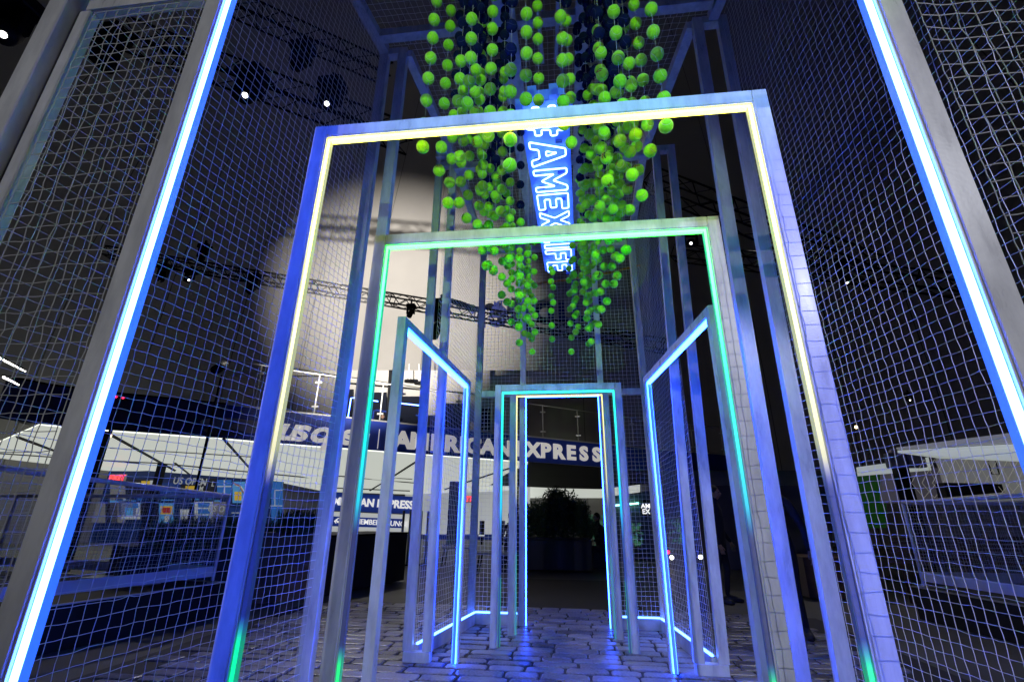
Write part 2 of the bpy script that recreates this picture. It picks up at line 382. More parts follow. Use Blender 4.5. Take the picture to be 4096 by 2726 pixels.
# twin posts: (foot x, foot x), (top x, top x) of the outer faces
for side, word, Y, (fa, fb), (ta, tb), zt in (('left', 'nearer', 3.24, (-1.66, -1.435), (-1.70, -1.45), 5.5), ('left', 'farther', 4.79, (-1.505, -1.261), (-1.56, -1.31), 5.46),
                                              ('right', 'nearer', 3.24, (1.19, 1.48), (1.26, 1.54), 5.5), ('right', 'farther', 4.79, (.995, 1.258), (1.14, 1.385), 5.46)):
    t = thing('ladder_post', f'{word} twin white timber post with foot bar in the {side} netted side wall', 'post', 'twin posts of the net cage', (fa, Y, 0))
    pw = .064
    timber(t, 'post', (fa+pw/2, Y, .085), (ta+pw/2, Y, zt), .085 if 0 else .085, pw); timber(t, 'post', (fb-pw/2, Y, .085), (tb-pw/2, Y, zt), .085, pw)
    g = MB(); g.box((fa, Y-.044, 0), (fb, Y+.044, .084), MAT['white'], .004); part(g, 'foot_bar', t)
    g = MB(); g.box((ta+pw+.004, Y-.04, zt-.085), (tb-pw-.004, Y+.04, zt-.004), MAT['white'], .003); part(g, 'head_bar', t)

# back corners and back wall
YB = 6.45
t = thing('net_wall', 'white timber back wall of the cage with net above and beside its doorway', 'net wall', 'netted walls of the cage', (XC, YB, 0))
for x in (-1.23, 1.055): timber(t, 'corner_post', (x, YB, 0), (x, YB, 5.1), .085, .085)
for x in (-.6, .47): timber(t, 'post', (x, YB, 2.862), (x, YB, 5.1), .08, .08)
timber(t, 'lintel', (-1.185, YB, 2.82), (1.01, YB, 2.82), .075, .085)
timber(t, 'top_beam', (-1.27, YB, 5.145), (1.1, YB, 5.145), .085, .085)
for a, b_ in ((-1.185, -.655), (.525, 1.01)):
    g = MB(); g.box((a, YB-.03, 0), (b_, YB+.03, .12), MAT['board']); part(g, 'base_board', t)
    g = MB(); g.box((a+.01, YB-.034, .122), (b_-.01, YB-.014, .136), MAT['led_base']); part(g, 'base_light', t)
net('net', (-1.19, YB, .14), (-.64, YB, .14), (-1.19, YB, 2.78), (-.64, YB, 2.78), .052, t, MAT['net'], .0019, seed=2)
net('net', (.51, YB, .14), (1.01, YB, .14), (.51, YB, 2.78), (1.01, YB, 2.78), .052, t, MAT['net'], .0019, seed=3)
net('net', (-1.19, YB+.05, 2.86), (1.01, YB+.05, 2.86), (-1.19, YB+.05, 5.1), (1.01, YB+.05, 5.1), .055, t, MAT['net'], .0021, seed=4)
# side walls of the back bay
for side, x0, x1 in (('left', -1.425, -1.2), ('right', 1.175, 1.03)):
    t = thing('net_wall', f'{side} netted side wall of the cage between the far twin posts and the back corner', 'net wall', 'netted walls of the cage', (x0, 4.9, 0))
    g = MB(); g.beam((x0, 4.84, .06), (x1, YB-.05, .06), .06, .12, MAT['board']); part(g, 'base_board', t)
    g = MB(); s = .02 if side == 'left' else -.02
    g.beam((x0+s, 4.84, .129), (x1+s, YB-.05, .129), .02, .015, MAT['led_base']); part(g, 'base_light', t)
    net('net', (x0, 4.84, .13), (x1, YB-.04, .13), (x0, 4.84, 5.36), (x1, YB-.04, 5.08), .052, t, MAT['net'], .0017, seed=5+(side == 'left'))
# near bay side walls
NZ = 5.45
for side, x0, x1 in (('left', -1.94, -1.64), ('right', 1.74, 1.50)):
    t = thing('net_wall', f'tall {side} netted side wall of the cage nearest the camera', 'net wall', 'netted walls of the cage', (x0, 1.2, 0))
    net('net', (x0, 1.12, .05), (x1, 3.2, .05), (x0, 1.12, NZ), (x1, 3.2, NZ), .052, t, MAT['net'], .0015, seed=11+(side == 'left'), jit=.0016, sag=.03, knots=.0022)
    g = MB(); g.beam((x0, 1.12, .03), (x1, 3.18, .03), .05, .06, MAT['board']); part(g, 'base_board', t)
    timber(t, 'corner_post', (x0-.03*(1 if side == 'left' else -1), 1.13, 0), (x0-.03*(1 if side == 'left' else -1), 1.13, 5.5), .085, .085)
# front wall wings
for side, xa, xb in (('left', -1.9, -1.375), ('right', 1.085, 1.66)):
    t = thing('net_wall', f'netted front panel {side} of the nearest blue portal', 'net wall', 'netted walls of the cage', ((xa+xb)/2, 1.15, 0))
    e = xa if side == 'left' else xb; d = 1 if side == 'left' else -1
    timber(t, 'stile', (e-d*.002, 1.16, .06), (e-d*.002, 1.16, 3.12), .05, .045)
    timber(t, 'top_rail', (xa, 1.16, 3.15), (xb, 1.16, 3.15), .045, .055)
    timber(t, 'bottom_rail', (xa, 1.16, .03), (xb, 1.16, .03), .045, .06)
    net('net', (xa+.03, 1.15, .06), (xb-.01, 1.15, .06), (xa+.03, 1.15, 3.12), (xb-.01, 1.15, 3.12), .052, t, MAT['netdim'], .0015, seed=21+(side == 'left'), jit=.002, sag=.03, knots=.0024)
# roof
t = thing('net_ceiling', 'white timber roof frame with net over the whole cage', 'net ceiling', None, (XC, 3.5, 5.4))
for a, b_ in (((-1.44, 3.24, 5.45), (-1.3, 4.75, 5.42)), ((-1.3, 4.83, 5.42), (-1.22, YB-.06, 5.12)), ((1.24, 3.24, 5.45), (1.03, 4.75, 5.42)), ((1.03, 4.83, 5.42), (1.03, YB-.06, 5.12)),
              ((-1.96, 1.15, 5.5), (-1.66, 3.2, 5.47)), ((1.7, 1.15, 5.5), (1.42, 3.2, 5.47))):
    timber(t, 'roof_beam', a, b_, .085, .085)
for x0, x1, Y, z in ((-1.66, 1.38, 3.06, 5.47), (-1.3, 1.08, 4.72, 5.3), (-1.9, 1.66, 1.15, 5.5)):
    timber(t, 'cross_beam', (x0, Y, z), (x1, Y, z), .085, .085)
timber(t, 'roof_board', (-.46, 1.2, 5.44), (-.4, 6.35, 5.2), .19, .03)
timber(t, 'roof_board', (.25, 1.2, 5.44), (.22, 6.35, 5.2), .12, .03)
timber(t, 'roof_board', (-.2, 1.5, 5.38), (-.13, 3.4, 5.38), .03, .09)
timber(t, 'roof_board', (.1, 1.5, 5.38), (.0, 3.4, 5.38), .03, .09)
net('net', (-1.9, 1.2, 5.5), (1.66, 1.2, 5.5), (-1.62, 3.2, 5.52), (1.38, 3.2, 5.52), .06, t, MAT['net'], .0019, seed=31)
net('net', (-1.5, 3.2, 5.52), (1.28, 3.2, 5.52), (-1.3, 4.8, 5.48), (1.03, 4.8, 5.48), .06, t, MAT['net'], .0019, seed=32)
net('net', (-1.3, 4.8, 5.48), (1.03, 4.8, 5.48), (-1.22, YB, 5.18), (1.03, YB, 5.18), .06, t, MAT['net'], .0019, seed=33)

# ================================================================== LIGHT PORTALS
def portal(label, Y, xl, xr, top, led, ledglow, pw=.065, pd=.05, lw=.014, axis='x', skew=0, group='light portals'):
    """frame in the plane Y (axis x) or running along depth (axis y, xl/xr are then the two ends' Y and Y is x)"""
    if axis == 'x': P = lambda u, v, z: (u, Y+v, z); loc = ((xl+xr)/2, Y, 0)
    else: P = lambda u, v, z: (Y+v+skew*(u-xl)/(xr-xl), u, z); loc = (Y, (xl+xr)/2, 0)
    t = thing('light_portal', label, 'light portal', group, loc)
    def slab(a, b_, nm, m, bev=.003, par=None):
        (u0, v0, z0), (u1, v1, z1) = a, b_
        g = MB(); c = [P(u, v, z) for z in (z0, z1) for u, v in ((u0, v0), (u1, v0), (u1, v1), (u0, v1))]
        if axis == 'x': g.box(P(u0, v0, z0), P(u1, v1, z1), m, bev)
        else: g.add(c, [[3, 2, 1, 0], [4, 5, 6, 7], [0, 1, 5, 4], [1, 2, 6, 5], [2, 3, 7, 6], [3, 0, 4, 7]], m)
        return part(g, nm, t if par is None else par)
    h = pd/2
    A = slab((xl, -h, 0), (xl+pw, h, top), 'post', MAT['white'])
    B = slab((xr-pw, -h, 0), (xr, h, top), 'post', MAT['white'])
    Cc = slab((xl+pw+.001, -h, top-pw), (xr-pw-.001, h, top), 'lintel', MAT['white'])
    # channel lips with a groove, then the light tape
    lip = .006; gr = .003
    i0, i1, it = xl+pw, xr-pw, top-pw
    slab((i0+.0005, -h*.8, 0.004), (i0+lip, -h*.45, it-.0005), 'channel', MAT['white'], 0, A); slab((i0+.0005, h*.45, .004), (i0+lip, h*.8, it-.0005), 'channel', MAT['white'], 0, A)
    slab((i1-lip, -h*.8, .004), (i1-.0005, -h*.45, it-.0005), 'channel', MAT['white'], 0, B); slab((i1-lip, h*.45, .004), (i1-.0005, h*.8, it-.0005), 'channel', MAT['white'], 0, B)
    slab((i0+lip+.001, -h*.8, it-lip), (i1-lip-.001, -h*.45, it-.0005), 'channel', MAT['white'], 0, Cc)
    a0, a1, az = i0+lip+gr, i1-lip-gr, it-lip-gr
    # sides of the tape: added strips imitating its coloured glow; core: bright
    g = MB()
    def bx(u0, v0, z0, u1, v1, z1, m):
        c = [P(u, v, z) for z in (z0, z1) for u, v in ((u0, v0), (u1, v0), (u1, v1), (u0, v1))]
        g.add(c, [[3, 2, 1, 0], [4, 5, 6, 7], [0, 1, 5, 4], [1, 2, 6, 5], [2, 3, 7, 6], [3, 0, 4, 7]], m)
    e = .003; lv = h*.5
    bx(a0, -lv, .006, a0+lw, lv, az, led); bx(a1-lw, -lv, .006, a1, lv, az, led); bx(a0+lw+.0005, -lv, az-lw, a1-lw-.0005, lv, az, led)
    bx(a0-e, -lv*.9, .006, a0-.0004, lv*.9, az+e, ledglow); bx(a1+.0004, -lv*.9, .006, a1+e, lv*.9, az+e, ledglow)
    bx(a0+lw+.0004, -lv*.9, .006, a0+lw+e, lv*.9, az-lw-e, ledglow); bx(a1-lw-e, -lv*.9, .006, a1-lw-.0004, lv*.9, az-lw-e, ledglow)
    part(g, 'light_strip', t)
    return t
portal('nearest and largest portal, rimmed with glaring blue-white light tape', 1.15, -1.347, 1.057, 3.28, MAT['led_blue'], MAT['led_blue_glow'], lw=.02)
portal('second portal with pale yellow light tape fading near its feet', 1.78, -1.226, .95, 3.05, MAT['led_yel'], MAT['led_yel_glow'])
portal('third portal with mint green light tape and grey white face', 2.38, -1.118, .874, 2.79, MAT['led_grn'], MAT['led_grn_glow'])
portal('far portal with thin turquoise light tape, widest of the far three', 5.38, -.826, .622, 2.655, MAT['led_grnB'], MAT['led_grn_glow'], pw=.072, pd=.07, lw=.016)
portal('far middle portal with thin yellow light tape', 5.93, -.715, .525, 2.74, MAT['led_yelB'], MAT['led_yel_glow'], pw=.07, pd=.07, lw=.01)
portal('farthest narrow portal outlined in blue white light in the back wall', YB, -.645, .515, 2.86, MAT['led_blue_in'], MAT['led_blue_glow'], pw=.072, pd=.07, lw=.01)
portal('blue lit side portal on the left, leading out between the twin posts', -1.17, 3.06, 4.84, 2.56, MAT['led_blue_in'], MAT['led_blue_glow'], pw=.06, pd=.06, lw=.02, axis='y', skew=.13)
portal('blue lit side portal on the right, leading out between the twin posts', 1.0, 3.06, 4.84, 2.56, MAT['led_blue_in'], MAT['led_blue_glow'], pw=.06, pd=.06, lw=.02, axis='y', skew=-.18)

# ================================================================== TENNIS BALLS
m, N, L, b = nt('yellow_green_felt')
tc = N.new('ShaderNodeTexCoord'); n2 = N.new('ShaderNodeTexNoise'); n2.inputs['Scale'].default_value = 90; n2.inputs['Detail'].default_value = 6
L.new(tc.outputs['Object'], n2.inputs[0])
rp = N.new('ShaderNodeValToRGB'); rp.color_ramp.elements[0].position = .3; rp.color_ramp.elements[0].color = (.27, .74, .012, 1); rp.color_ramp.elements[1].position = .75; rp.color_ramp.elements[1].color = (.42, .95, .03, 1)
L.new(n2.outputs[0], rp.inputs[0]); L.new(rp.outputs[0], b.inputs['Base Color']); b.inputs['Roughness'].default_value = .95; b.inputs['Specular IOR Level'].default_value = .1
b.inputs['Sheen Weight'].default_value = .3
bp = N.new('ShaderNodeBump'); bp.inputs['Strength'].default_value = .5; bp.inputs['Distance'].default_value = .001; L.new(n2.outputs[0], bp.inputs['Height']); L.new(bp.outputs[0], b.inputs['Normal'])
MAT['felt'] = m
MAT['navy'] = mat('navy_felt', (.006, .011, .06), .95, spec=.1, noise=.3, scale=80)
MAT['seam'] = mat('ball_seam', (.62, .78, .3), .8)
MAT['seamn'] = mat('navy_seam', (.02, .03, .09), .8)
MAT['ink_red'] = mat('red_ink', (.25, .02, .01), .8); MAT['ink_blk'] = mat('black_ink', (.01, .015, .01), .8)
BR = .0335
def ball_mesh(name, felt, seam, marks=True):
    g = MB(); g.ball((0, 0, 0), BR, felt, 24, 14)
    a_, b_ = .75, .25; pts = []
    for i in range(40):
        t = 2*math.pi*i/40
        p = Vector((a_*math.cos(t)+b_*math.cos(3*t), a_*math.sin(t)-b_*math.sin(3*t), 2*math.sqrt(a_*b_)*math.sin(2*t)))
        pts.append(p.normalized()*(BR*1.001))
    g.tube(pts, .0011, seam, 4, closed=True)
    if marks:   # the maker's word, printed in small letters in two inks
        me = text_mesh('Wilson', .013, MAT['ink_red'], extrude=.0002, bold=.0006)
        for k, (mm, dz, body) in enumerate(((MAT['ink_blk'], .006, None), (MAT['ink_red'], -.006, 'red'))):
            if body: me2 = me
            else: me2 = text_mesh('Wilson', .015, MAT['ink_blk'], extrude=.0002, bold=.0007)
            vs = []
            for v in me2.vertices:
                x, y, z = v.co; y += dz
                la = y/BR+.35; lo = x/BR/math.cos(la)
                rr = BR*1.012+z
                vs.append((rr*math.cos(la)*math.sin(lo), -rr*math.cos(la)*math.cos(lo), rr*math.sin(la)))
            g.add(vs, [list(p.vertices) for p in me2.polygons], mm)
    return g
BM = []
for nm, f, s, mk in (('tennis_ball', MAT['felt'], MAT['seam'], True), ('plain', MAT['felt'], MAT['seam'], False), ('navy_ball', MAT['navy'], MAT['seamn'], False)):
    o = ball_mesh(nm, f, s, mk).build('tennis_ball'); BM.append(o.data); bpy.data.objects.remove(o)

# strands: (x, y, z of the lowest ball), number of yellow-green balls, spacing
def P_(x, y, d):     # where a ball of known size stands
    return ray(x, y)*(.067*1900/d)+O
def k2(x, y, d): return P_(1350+x/1.568, y/1.568, d/1.568)
def k5(x, y, d): return P_(1650+x/2.614, 550+y/2.614, d/2.614)
def k6(x, y, d): return P_(1850+x/2.6133, 850+y/2.6133, d/2.6133)
def k7(x, y, d): return P_(2200+x/3.137, 400+y/3.137, d/3.137)
bott = [(k5(102, 95, 135), 9), (k5(275, 350, 126), 10), (k5(372, 682, 122), 5), (k5(565, 840, 112), 6), (k5(685, 908, 104), 6), (k5(925, 765, 110), 8),
        (k6(327, 610, 98), 6), (k6(255, 555, 103), 6), (k6(405, 860, 88), 7), (k6(510, 1142, 80), 8), (k6(467, 935, 86), 6), (k6(583, 1195, 88), 6), (k6(590, 1357, 80), 8),
        (k6(692, 1280, 68), 7), (k6(725, 1323, 67), 6), (k6(755, 1247, 75), 8), (k6(727, 1455, 69), 6), (k6(677, 1095, 82), 6), (k6(600, 860, 95), 5), (k6(485, 480, 100), 5), (k6(690, 820, 70), 5),
        (k6(937, 1320, 70), 6), (k6(1140, 1453, 70), 7), (k6(1183, 1247, 72), 5), (k6(947, 940, 70), 3),
        (k6(1705, 390, 112), 3), (k6(1615, 663, 98), 7), (k6(1580, 745, 90), 6), (k6(1510, 925, 90), 7), (k6(1455, 1010, 88), 7), (k6(1425, 1170, 82), 7), (k6(1385, 1155, 72), 6),
        (k6(1320, 1370, 72), 7), (k6(1347, 1345, 76), 6), (k6(1320, 1210, 78), 6), (k6(1640, 480, 102), 6), (k6(1303, 1105, 80), 5), (k6(1412, 1015, 80), 6), (k6(1405, 660, 100), 6), (k6(1330, 920, 72), 5), (k6(1258, 825, 75), 5), (k6(1245, 665, 72), 4),
        (k2(2063, 790, 90), 7), (k2(1965, 945, 82), 8), (k2(1905, 1225, 77), 9), (k2(1832, 1318, 70), 8), (k2(1695, 1130, 80), 8), (k2(1645, 1290, 68), 7), (k2(1470, 893, 76), 7), (k2(1263, 625, 72), 6), (k2(1182, 625, 82), 7), (k2(1425, 775, 84), 6),
        (k2(950, 850, 80), 8), (k2(808, 800, 82), 6), (k2(1080, 1035, 88), 4), (k2(1785, 665, 86), 6), (k2(900, 1200, 62), 5), (k2(1040, 700, 66), 3), (k2(885, 700, 66), 6),
        (k7(890, 1415, 122), 6), (k7(707, 1410, 110), 5), (k7(545, 1455, 115), 6), (k7(635, 1330, 128), 6), (k7(415, 1435, 95), 4), (k7(380, 1520, 90), 4), (k7(870, 950, 118), 6)]
strands = [(Vector(p), n, .158) for p, n in bott]
# infill strands inside the two bands
r2 = random.Random(11)
pl = [Vector((p.x, p.y)) for p, n, s in strands]
tries = 0
while len(strands) < 104 and tries < 4000:
    tries += 1
    y = r2.uniform(1.9, 4.6); hw = .58-.11*(y-1.7)+.0*y
    x = XC+r2.choice((-1, 1))*r2.uniform(.30*hw/.58+.06, hw*.98)
    q = Vector((x, y))
    if min((q-p).length for p in pl) < .1: continue
    pl.append(q); inner = 1-abs(x-XC)/hw
    strands.append((Vector((x, y, 2.82+.9*inner+r2.uniform(0, .25))), r2.randint(3, 4), .158))
balls = []; k = 0
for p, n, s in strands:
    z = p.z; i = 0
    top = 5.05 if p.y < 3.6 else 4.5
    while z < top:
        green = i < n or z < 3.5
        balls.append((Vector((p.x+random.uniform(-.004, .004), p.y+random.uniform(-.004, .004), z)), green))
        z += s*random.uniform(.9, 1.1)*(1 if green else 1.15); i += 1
def vis(p):
    d = np.array(p)-O; w_ = d@CW
    if w_ < .2: return None
    x = 2048+CAM_F*(d@CR)/w_; y = 1363-CAM_F*(d@CU)/w_
    return w_ if -40 < x < 4136 and -60 < y < 2726 else None
G_ = sorted([(vis(p), tuple(p)) for p, gr in balls if gr and vis(p)], key=lambda t: t[0])
Nv = sorted([(vis(p), tuple(p)) for p, gr in balls if not gr and vis(p)], key=lambda t: t[0])
def zone(p):
    s = 'left' if p[0] < XC-.17 else ('right' if p[0] > XC+.17 else 'middle')
    if p[1] < 2.35: return s, 'near', 'before the green portal'
    if p[1] < 3.4: return s, 'midway', 'midway down the cage'
    return s, 'far', 'towards the back wall'
for i, (d, p) in enumerate(G_[:300]):
    s, nf, wh = zone(p)
    o = bpy.data.objects.new('tennis_ball', BM[0] if random.random() < .45 else BM[1]); col.objects.link(o); o.location = p
    o.rotation_euler = (random.uniform(-.5, .3), random.uniform(-.3, .3), random.uniform(-1.3, 1.3)) if random.random() < .75 else tuple(random.uniform(0, 6) for _ in range(3))
    tag(o, f'yellow-green tennis ball on a hanging line, {s} cluster, {wh}', 'tennis ball', f'yellow-green balls of the {s} cluster, {wh}')
if len(G_) > 300:
    g = MB()
    for d, p in G_[300:]: g.ball(p, BR, MAT['felt'], 14, 9)
    tag(g.build('tennis_balls'), 'small far yellow-green tennis balls packed deep in the hanging clusters', 'tennis balls', kind='stuff')
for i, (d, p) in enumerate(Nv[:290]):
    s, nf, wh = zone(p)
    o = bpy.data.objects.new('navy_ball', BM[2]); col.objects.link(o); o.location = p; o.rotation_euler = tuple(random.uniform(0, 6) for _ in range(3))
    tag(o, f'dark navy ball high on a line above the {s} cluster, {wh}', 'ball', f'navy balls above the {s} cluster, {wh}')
for p, n, s in strands:
    g = MB(); g.tube([(p.x, p.y, p.z), (p.x, p.y, 5.36)], .0009, MAT['string'], 3)
    s_, nf, wh = zone(p)
    tag(g.build('hanging_line'), f'thin clear line holding balls in the {s_} cluster, {wh}', 'string', f'ball lines of the {s_} cluster, {wh}')

# ================================================================== NEON SIGN
SZ = 4.3; SW = .40; SX = -.02
def glyph(pts): return pts
SIGN = thing('neon_sign', 'hanging blue box sign with white neon outline letters #AMEXLIFE read along the cage', 'neon sign', None, (SX, 4.1, SZ))
MAT['sign_face'] = emit('sign_face', (.04, .16, 1.), .35, (.12, .25, .8))
MAT['sign_side'] = mat('sign_return', (.06, .1, .4), .4)
MAT['neon'] = emit('white_blue_neon', (.16, .3, 1.), 11)
# letters as polygons, unit height 1 (up = v), advancing along u; several loops
A_ = [[(0, 0), (.26, 0), (.33, .24), (.67, .24), (.74, 0), (1, 0), (.64, 1), (.36, 1)], [(.4, .44), (.6, .44), (.5, .76)]]
M_ = [[(0, 0), (.22, 0), (.22, .62), (.5, .2), (.78, .62), (.78, 0), (1, 0), (1, 1), (.78, 1), (.5, .56), (.22, 1), (0, 1)]]
E_ = [[(0, 0), (.78, 0), (.78, .22), (.25, .22), (.25, .4), (.7, .4), (.7, .6), (.25, .6), (.25, .78), (.78, .78), (.78, 1), (0, 1)]]
X_ = [[(0, 0), (.28, 0), (.5, .32), (.72, 0), (1, 0), (.65, .5), (1, 1), (.72, 1), (.5, .68), (.28, 1), (0, 1), (.35, .5)]]
L_ = [[(0, 0), (.72, 0), (.72, .22), (.25, .22), (.25, 1), (0, 1)]]
I_ = [[(0, 0), (.25, 0), (.25, 1), (0, 1)]]
F_ = [[(0, 0), (.25, 0), (.25, .38), (.68, .38), (.68, .58), (.25, .58), (.25, .78), (.76, .78), (.76, 1), (0, 1)]]
H_ = [[(.1, 0), (.3, 0), (.33, .2), (.53, .2), (.5, 0), (.7, 0), (.73, .2), (.95, .2), (.95, .38), (.76, .38), (.79, .62), (1, .62), (1, .8), (.82, .8), (.85, 1), (.65, 1), (.62, .8), (.42, .8), (.45, 1), (.25, 1), (.22, .8), (0, .8), (0, .62), (.19, .62), (.16, .38), (0, .38), (0, .2), (.13, .2)], [(.36, .38), (.39, .62), (.59, .62), (.56, .38)]]
word = [(H_, 1.), (A_, 1.), (M_, 1.), (E_, .78), (X_, 1.), (L_, .72), (I_, .25), (F_, .76), (E_, .78)]
y0, y1 = 2.88, 5.58
tot = sum(wd for _, wd in word)+.16*(len(word)-1); u_scale = (y1-y0)/tot
g = MB(); y = y0; hgt = .31
for Ls, wd in word:
    for loop in Ls:
        pts = []
        for (u, v) in loop: pts.append(Vector((SX-hgt/2+v*hgt, y+u*u_scale, SZ-.055)))
        # rounded corners
        rp_ = []; K = len(pts)
        for i in range(K):
            a, b_, c = pts[i-1], pts[i], pts[(i+1) % K]; r_ = min(.018, (a-b_).length*.35, (c-b_).length*.35)
            p1 = b_+(a-b_).normalized()*r_; p2 = b_+(c-b_).normalized()*r_
            for t_ in (0, .33, .67, 1): rp_.append(p1*(1-t_)**2+b_*2*t_*(1-t_)+p2*t_**2)
        g.tube(rp_, .0072, MAT['neon'], 6, closed=True)
    y += (wd+.16)*u_scale
part(g, 'neon_letters', SIGN)
g = MB(); g.box((SX-SW/2, y0+.3, SZ-.02), (SX+SW/2, y1+.04, SZ+.1), MAT['sign_face'], 0)
# hash-shaped head of the panel
g.box((SX-SW/2+.03, y0-.02, SZ-.02), (SX+SW/2-.03, y0+.299, SZ+.1), MAT['sign_face'])
g.box((SX-SW/2-.03, y0+.04, SZ-.018), (SX+SW/2+.03, y0+.1, SZ+.098), MAT['sign_face']); g.box((SX-SW/2-.03, y0+.18, SZ-.018), (SX+SW/2+.03, y0+.24, SZ+.098), MAT['sign_face'])
g.box((SX-.12, y0-.07, SZ-.018), (SX-.05, y0-.021, SZ+.098), MAT['sign_face']); g.box((SX+.05, y0-.07, SZ-.018), (SX+.12, y0-.021, SZ+.098), MAT['sign_face'])
part(g, 'panel', SIGN)
for yy in (3.0, 4.2, 5.4):
    for q in (-.15, .15): g = MB(); g.tube([(SX+q, yy, SZ+.1), (SX+q, yy, 5.2)], .003, MAT['steel'], 5); part(g, 'hanger', SIGN)
for k in range(14): g = MB(); yy = y0+.2+k*.2; g.box((SX-.13+.2*(k % 2), yy, SZ-.045), (SX-.07+.2*(k % 2), yy+.022, SZ-.022), MAT['sign_side']); part(g, 'clip', SIGN)
# ================================================================== HALL SHELL
MAT['drape'] = mat('pale_hall_drape', (.32, .31, .30), .8, noise=.10, scale=.35, bump=.3, bscale=1.2)
N, L = MAT['drape'].node_tree.nodes, MAT['drape'].node_tree.links; b = N['Principled BSDF']
tc = N.new('ShaderNodeTexCoord'); sx = N.new('ShaderNodeSeparateXYZ'); L.new(tc.outputs['Object'], sx.inputs[0])
def mth(op, a, b_=None, v=None):
    q = N.new('ShaderNodeMath'); q.operation = op; L.new(a, q.inputs[0])
    if b_ is not None: L.new(b_, q.inputs[1])
    if v is not None: q.inputs[1].default_value = v
    return q.outputs[0]
ysh = mth('SUBTRACT', sx.outputs[1], v=5.); an = mth('ARCTAN2', ysh, sx.outputs[0]); f1 = mth('FRACT', mth('MULTIPLY', an, v=7.2)); l1 = mth('GREATER_THAN', f1, v=.012)
src = b.inputs['Base Color'].links[0].from_socket; mxx = N.new('ShaderNodeMix'); mxx.data_type = 'RGBA'; mxx.inputs[6].default_value = (.12, .115, .11, 1); L.new(l1, mxx.inputs[0]); L.new(src, mxx.inputs[7]); L.new(mxx.outputs[2], b.inputs['Base Color'])
prof = [(27, -.04), (27, 8), (25.6, 13), (21.5, 17), (13, 20), (5, 21.3), (.01, 21.5)]
g = MB(); n = 72; cx, cy = 0, 5
vs = [(cx+r_*math.cos(2*math.pi*j/n), cy+r_*math.sin(2*math.pi*j/n), z) for r_, z in prof for j in range(n)]
g.add(vs, [[i*n+(j+1) % n, i*n+j, (i+1)*n+j, (i+1)*n+(j+1) % n] for i in range(len(prof)-1) for j in range(n)], MAT['drape'], True)
# welded seams of the membrane
o = g.build('hall_dome'); tag(o, kind='structure')
MAT['seamline'] = mat('membrane_seam', (.12, .12, .12), .8)
# mirrored dark blue lettering on the drape
MAT['mirror_text'] = mat('dark_blue_print', (.01, .02, .13), .8)
t = thing('banner_lettering', 'big dark blue mirrored lettering on the far pale drape behind the hanging balls', 'lettering', None, tuple(at(2150, 1230, 24)))
fr = -Vector(CR)
pz = at(2140, 1240, 24.)
place_text('Lupper', 'letters', t, pz, (-1, .12, .02), (0, -.25, 1), 2.5, MAT['mirror_text'], bold=.05, extrude=.03, spacing=1.05)
place_text('TM', 'trademark', t, at(1995, 1215, 24.), (-1, .12, .02), (0, -.25, 1), .42, MAT['mirror_text'], bold=.015, extrude=.03)
# ================================================================== TRUSSES AND STAGE LIGHTS
def truss(label, p, q, size, step, group='lighting trusses', dia=.025):
    p = Vector(p); q = Vector(q); d = (q-p); Ln = d.length; d.normalize(); r_ = d.cross(Vector((0, 0, 1))).normalized(); u = r_.cross(d)
    t = thing('lighting_truss', label, 'truss', group, tuple(p))
    cs = [(-1, -1), (1, -1), (1, 1), (-1, 1)]
    for a, b_ in cs:
        g = MB(); o_ = (r_*a+u*b_)*size/2; g.tube([p+o_, q+o_], dia, MAT['black'], 6); part(g, 'chord', t)
    g = MB(); K = int(Ln/step)
    for k in range(K):
        for i in range(4):
            o1 = (r_*cs[i][0]+u*cs[i][1])*size/2; o2 = (r_*cs[(i+1) % 4][0]+u*cs[(i+1) % 4][1])*size/2
            a = p+d*(k*Ln/K)+(o1 if k % 2 else o2); b_ = p+d*((k+1)*Ln/K)+(o2 if k % 2 else o1)
            g.tube([a, b_], dia*.55, MAT['black'], 4, cap=False)
            if k % 4 == 0: g.tube([p+d*(k*Ln/K)+o1, p+d*(k*Ln/K)+o2], dia*.55, MAT['black'], 4, cap=False)
    part(g, 'lattice', t)
    return t
truss('long black lighting truss crossing in front of the lit pale drape', at(430, 1008, 11.5), at(2700, 1390, 11.5), .29, .3, dia=.024)
truss('black lighting truss high on the left behind the net, carrying moving heads', at(300, 60, 5.2), at(1640, 560, 7.4), .42, .42)
truss('faint black truss high on the left above the moving heads', at(700, -90, 6.2), at(1560, 300, 8.5), .4, .42)
truss('faint black truss in the dark on the right of the cage', at(2600, 720, 9.5), at(3500, 1090, 8.5), .45, .45)
truss('dark truss far to the right, low across the black hall', at(2700, 1010, 13), at(3900, 1150, 10), .4, .45)
MAT['lens'] = emit('lit_lens', (1, .97, .9), 6); MAT['lensoff'] = mat('dark_glass', (.02, .02, .025), .1)
MAT['warm'] = emit('warm_bulb', (1, .72, .35), 7); MAT['red'] = emit('red_indicator', (1, .02, .08), 3)
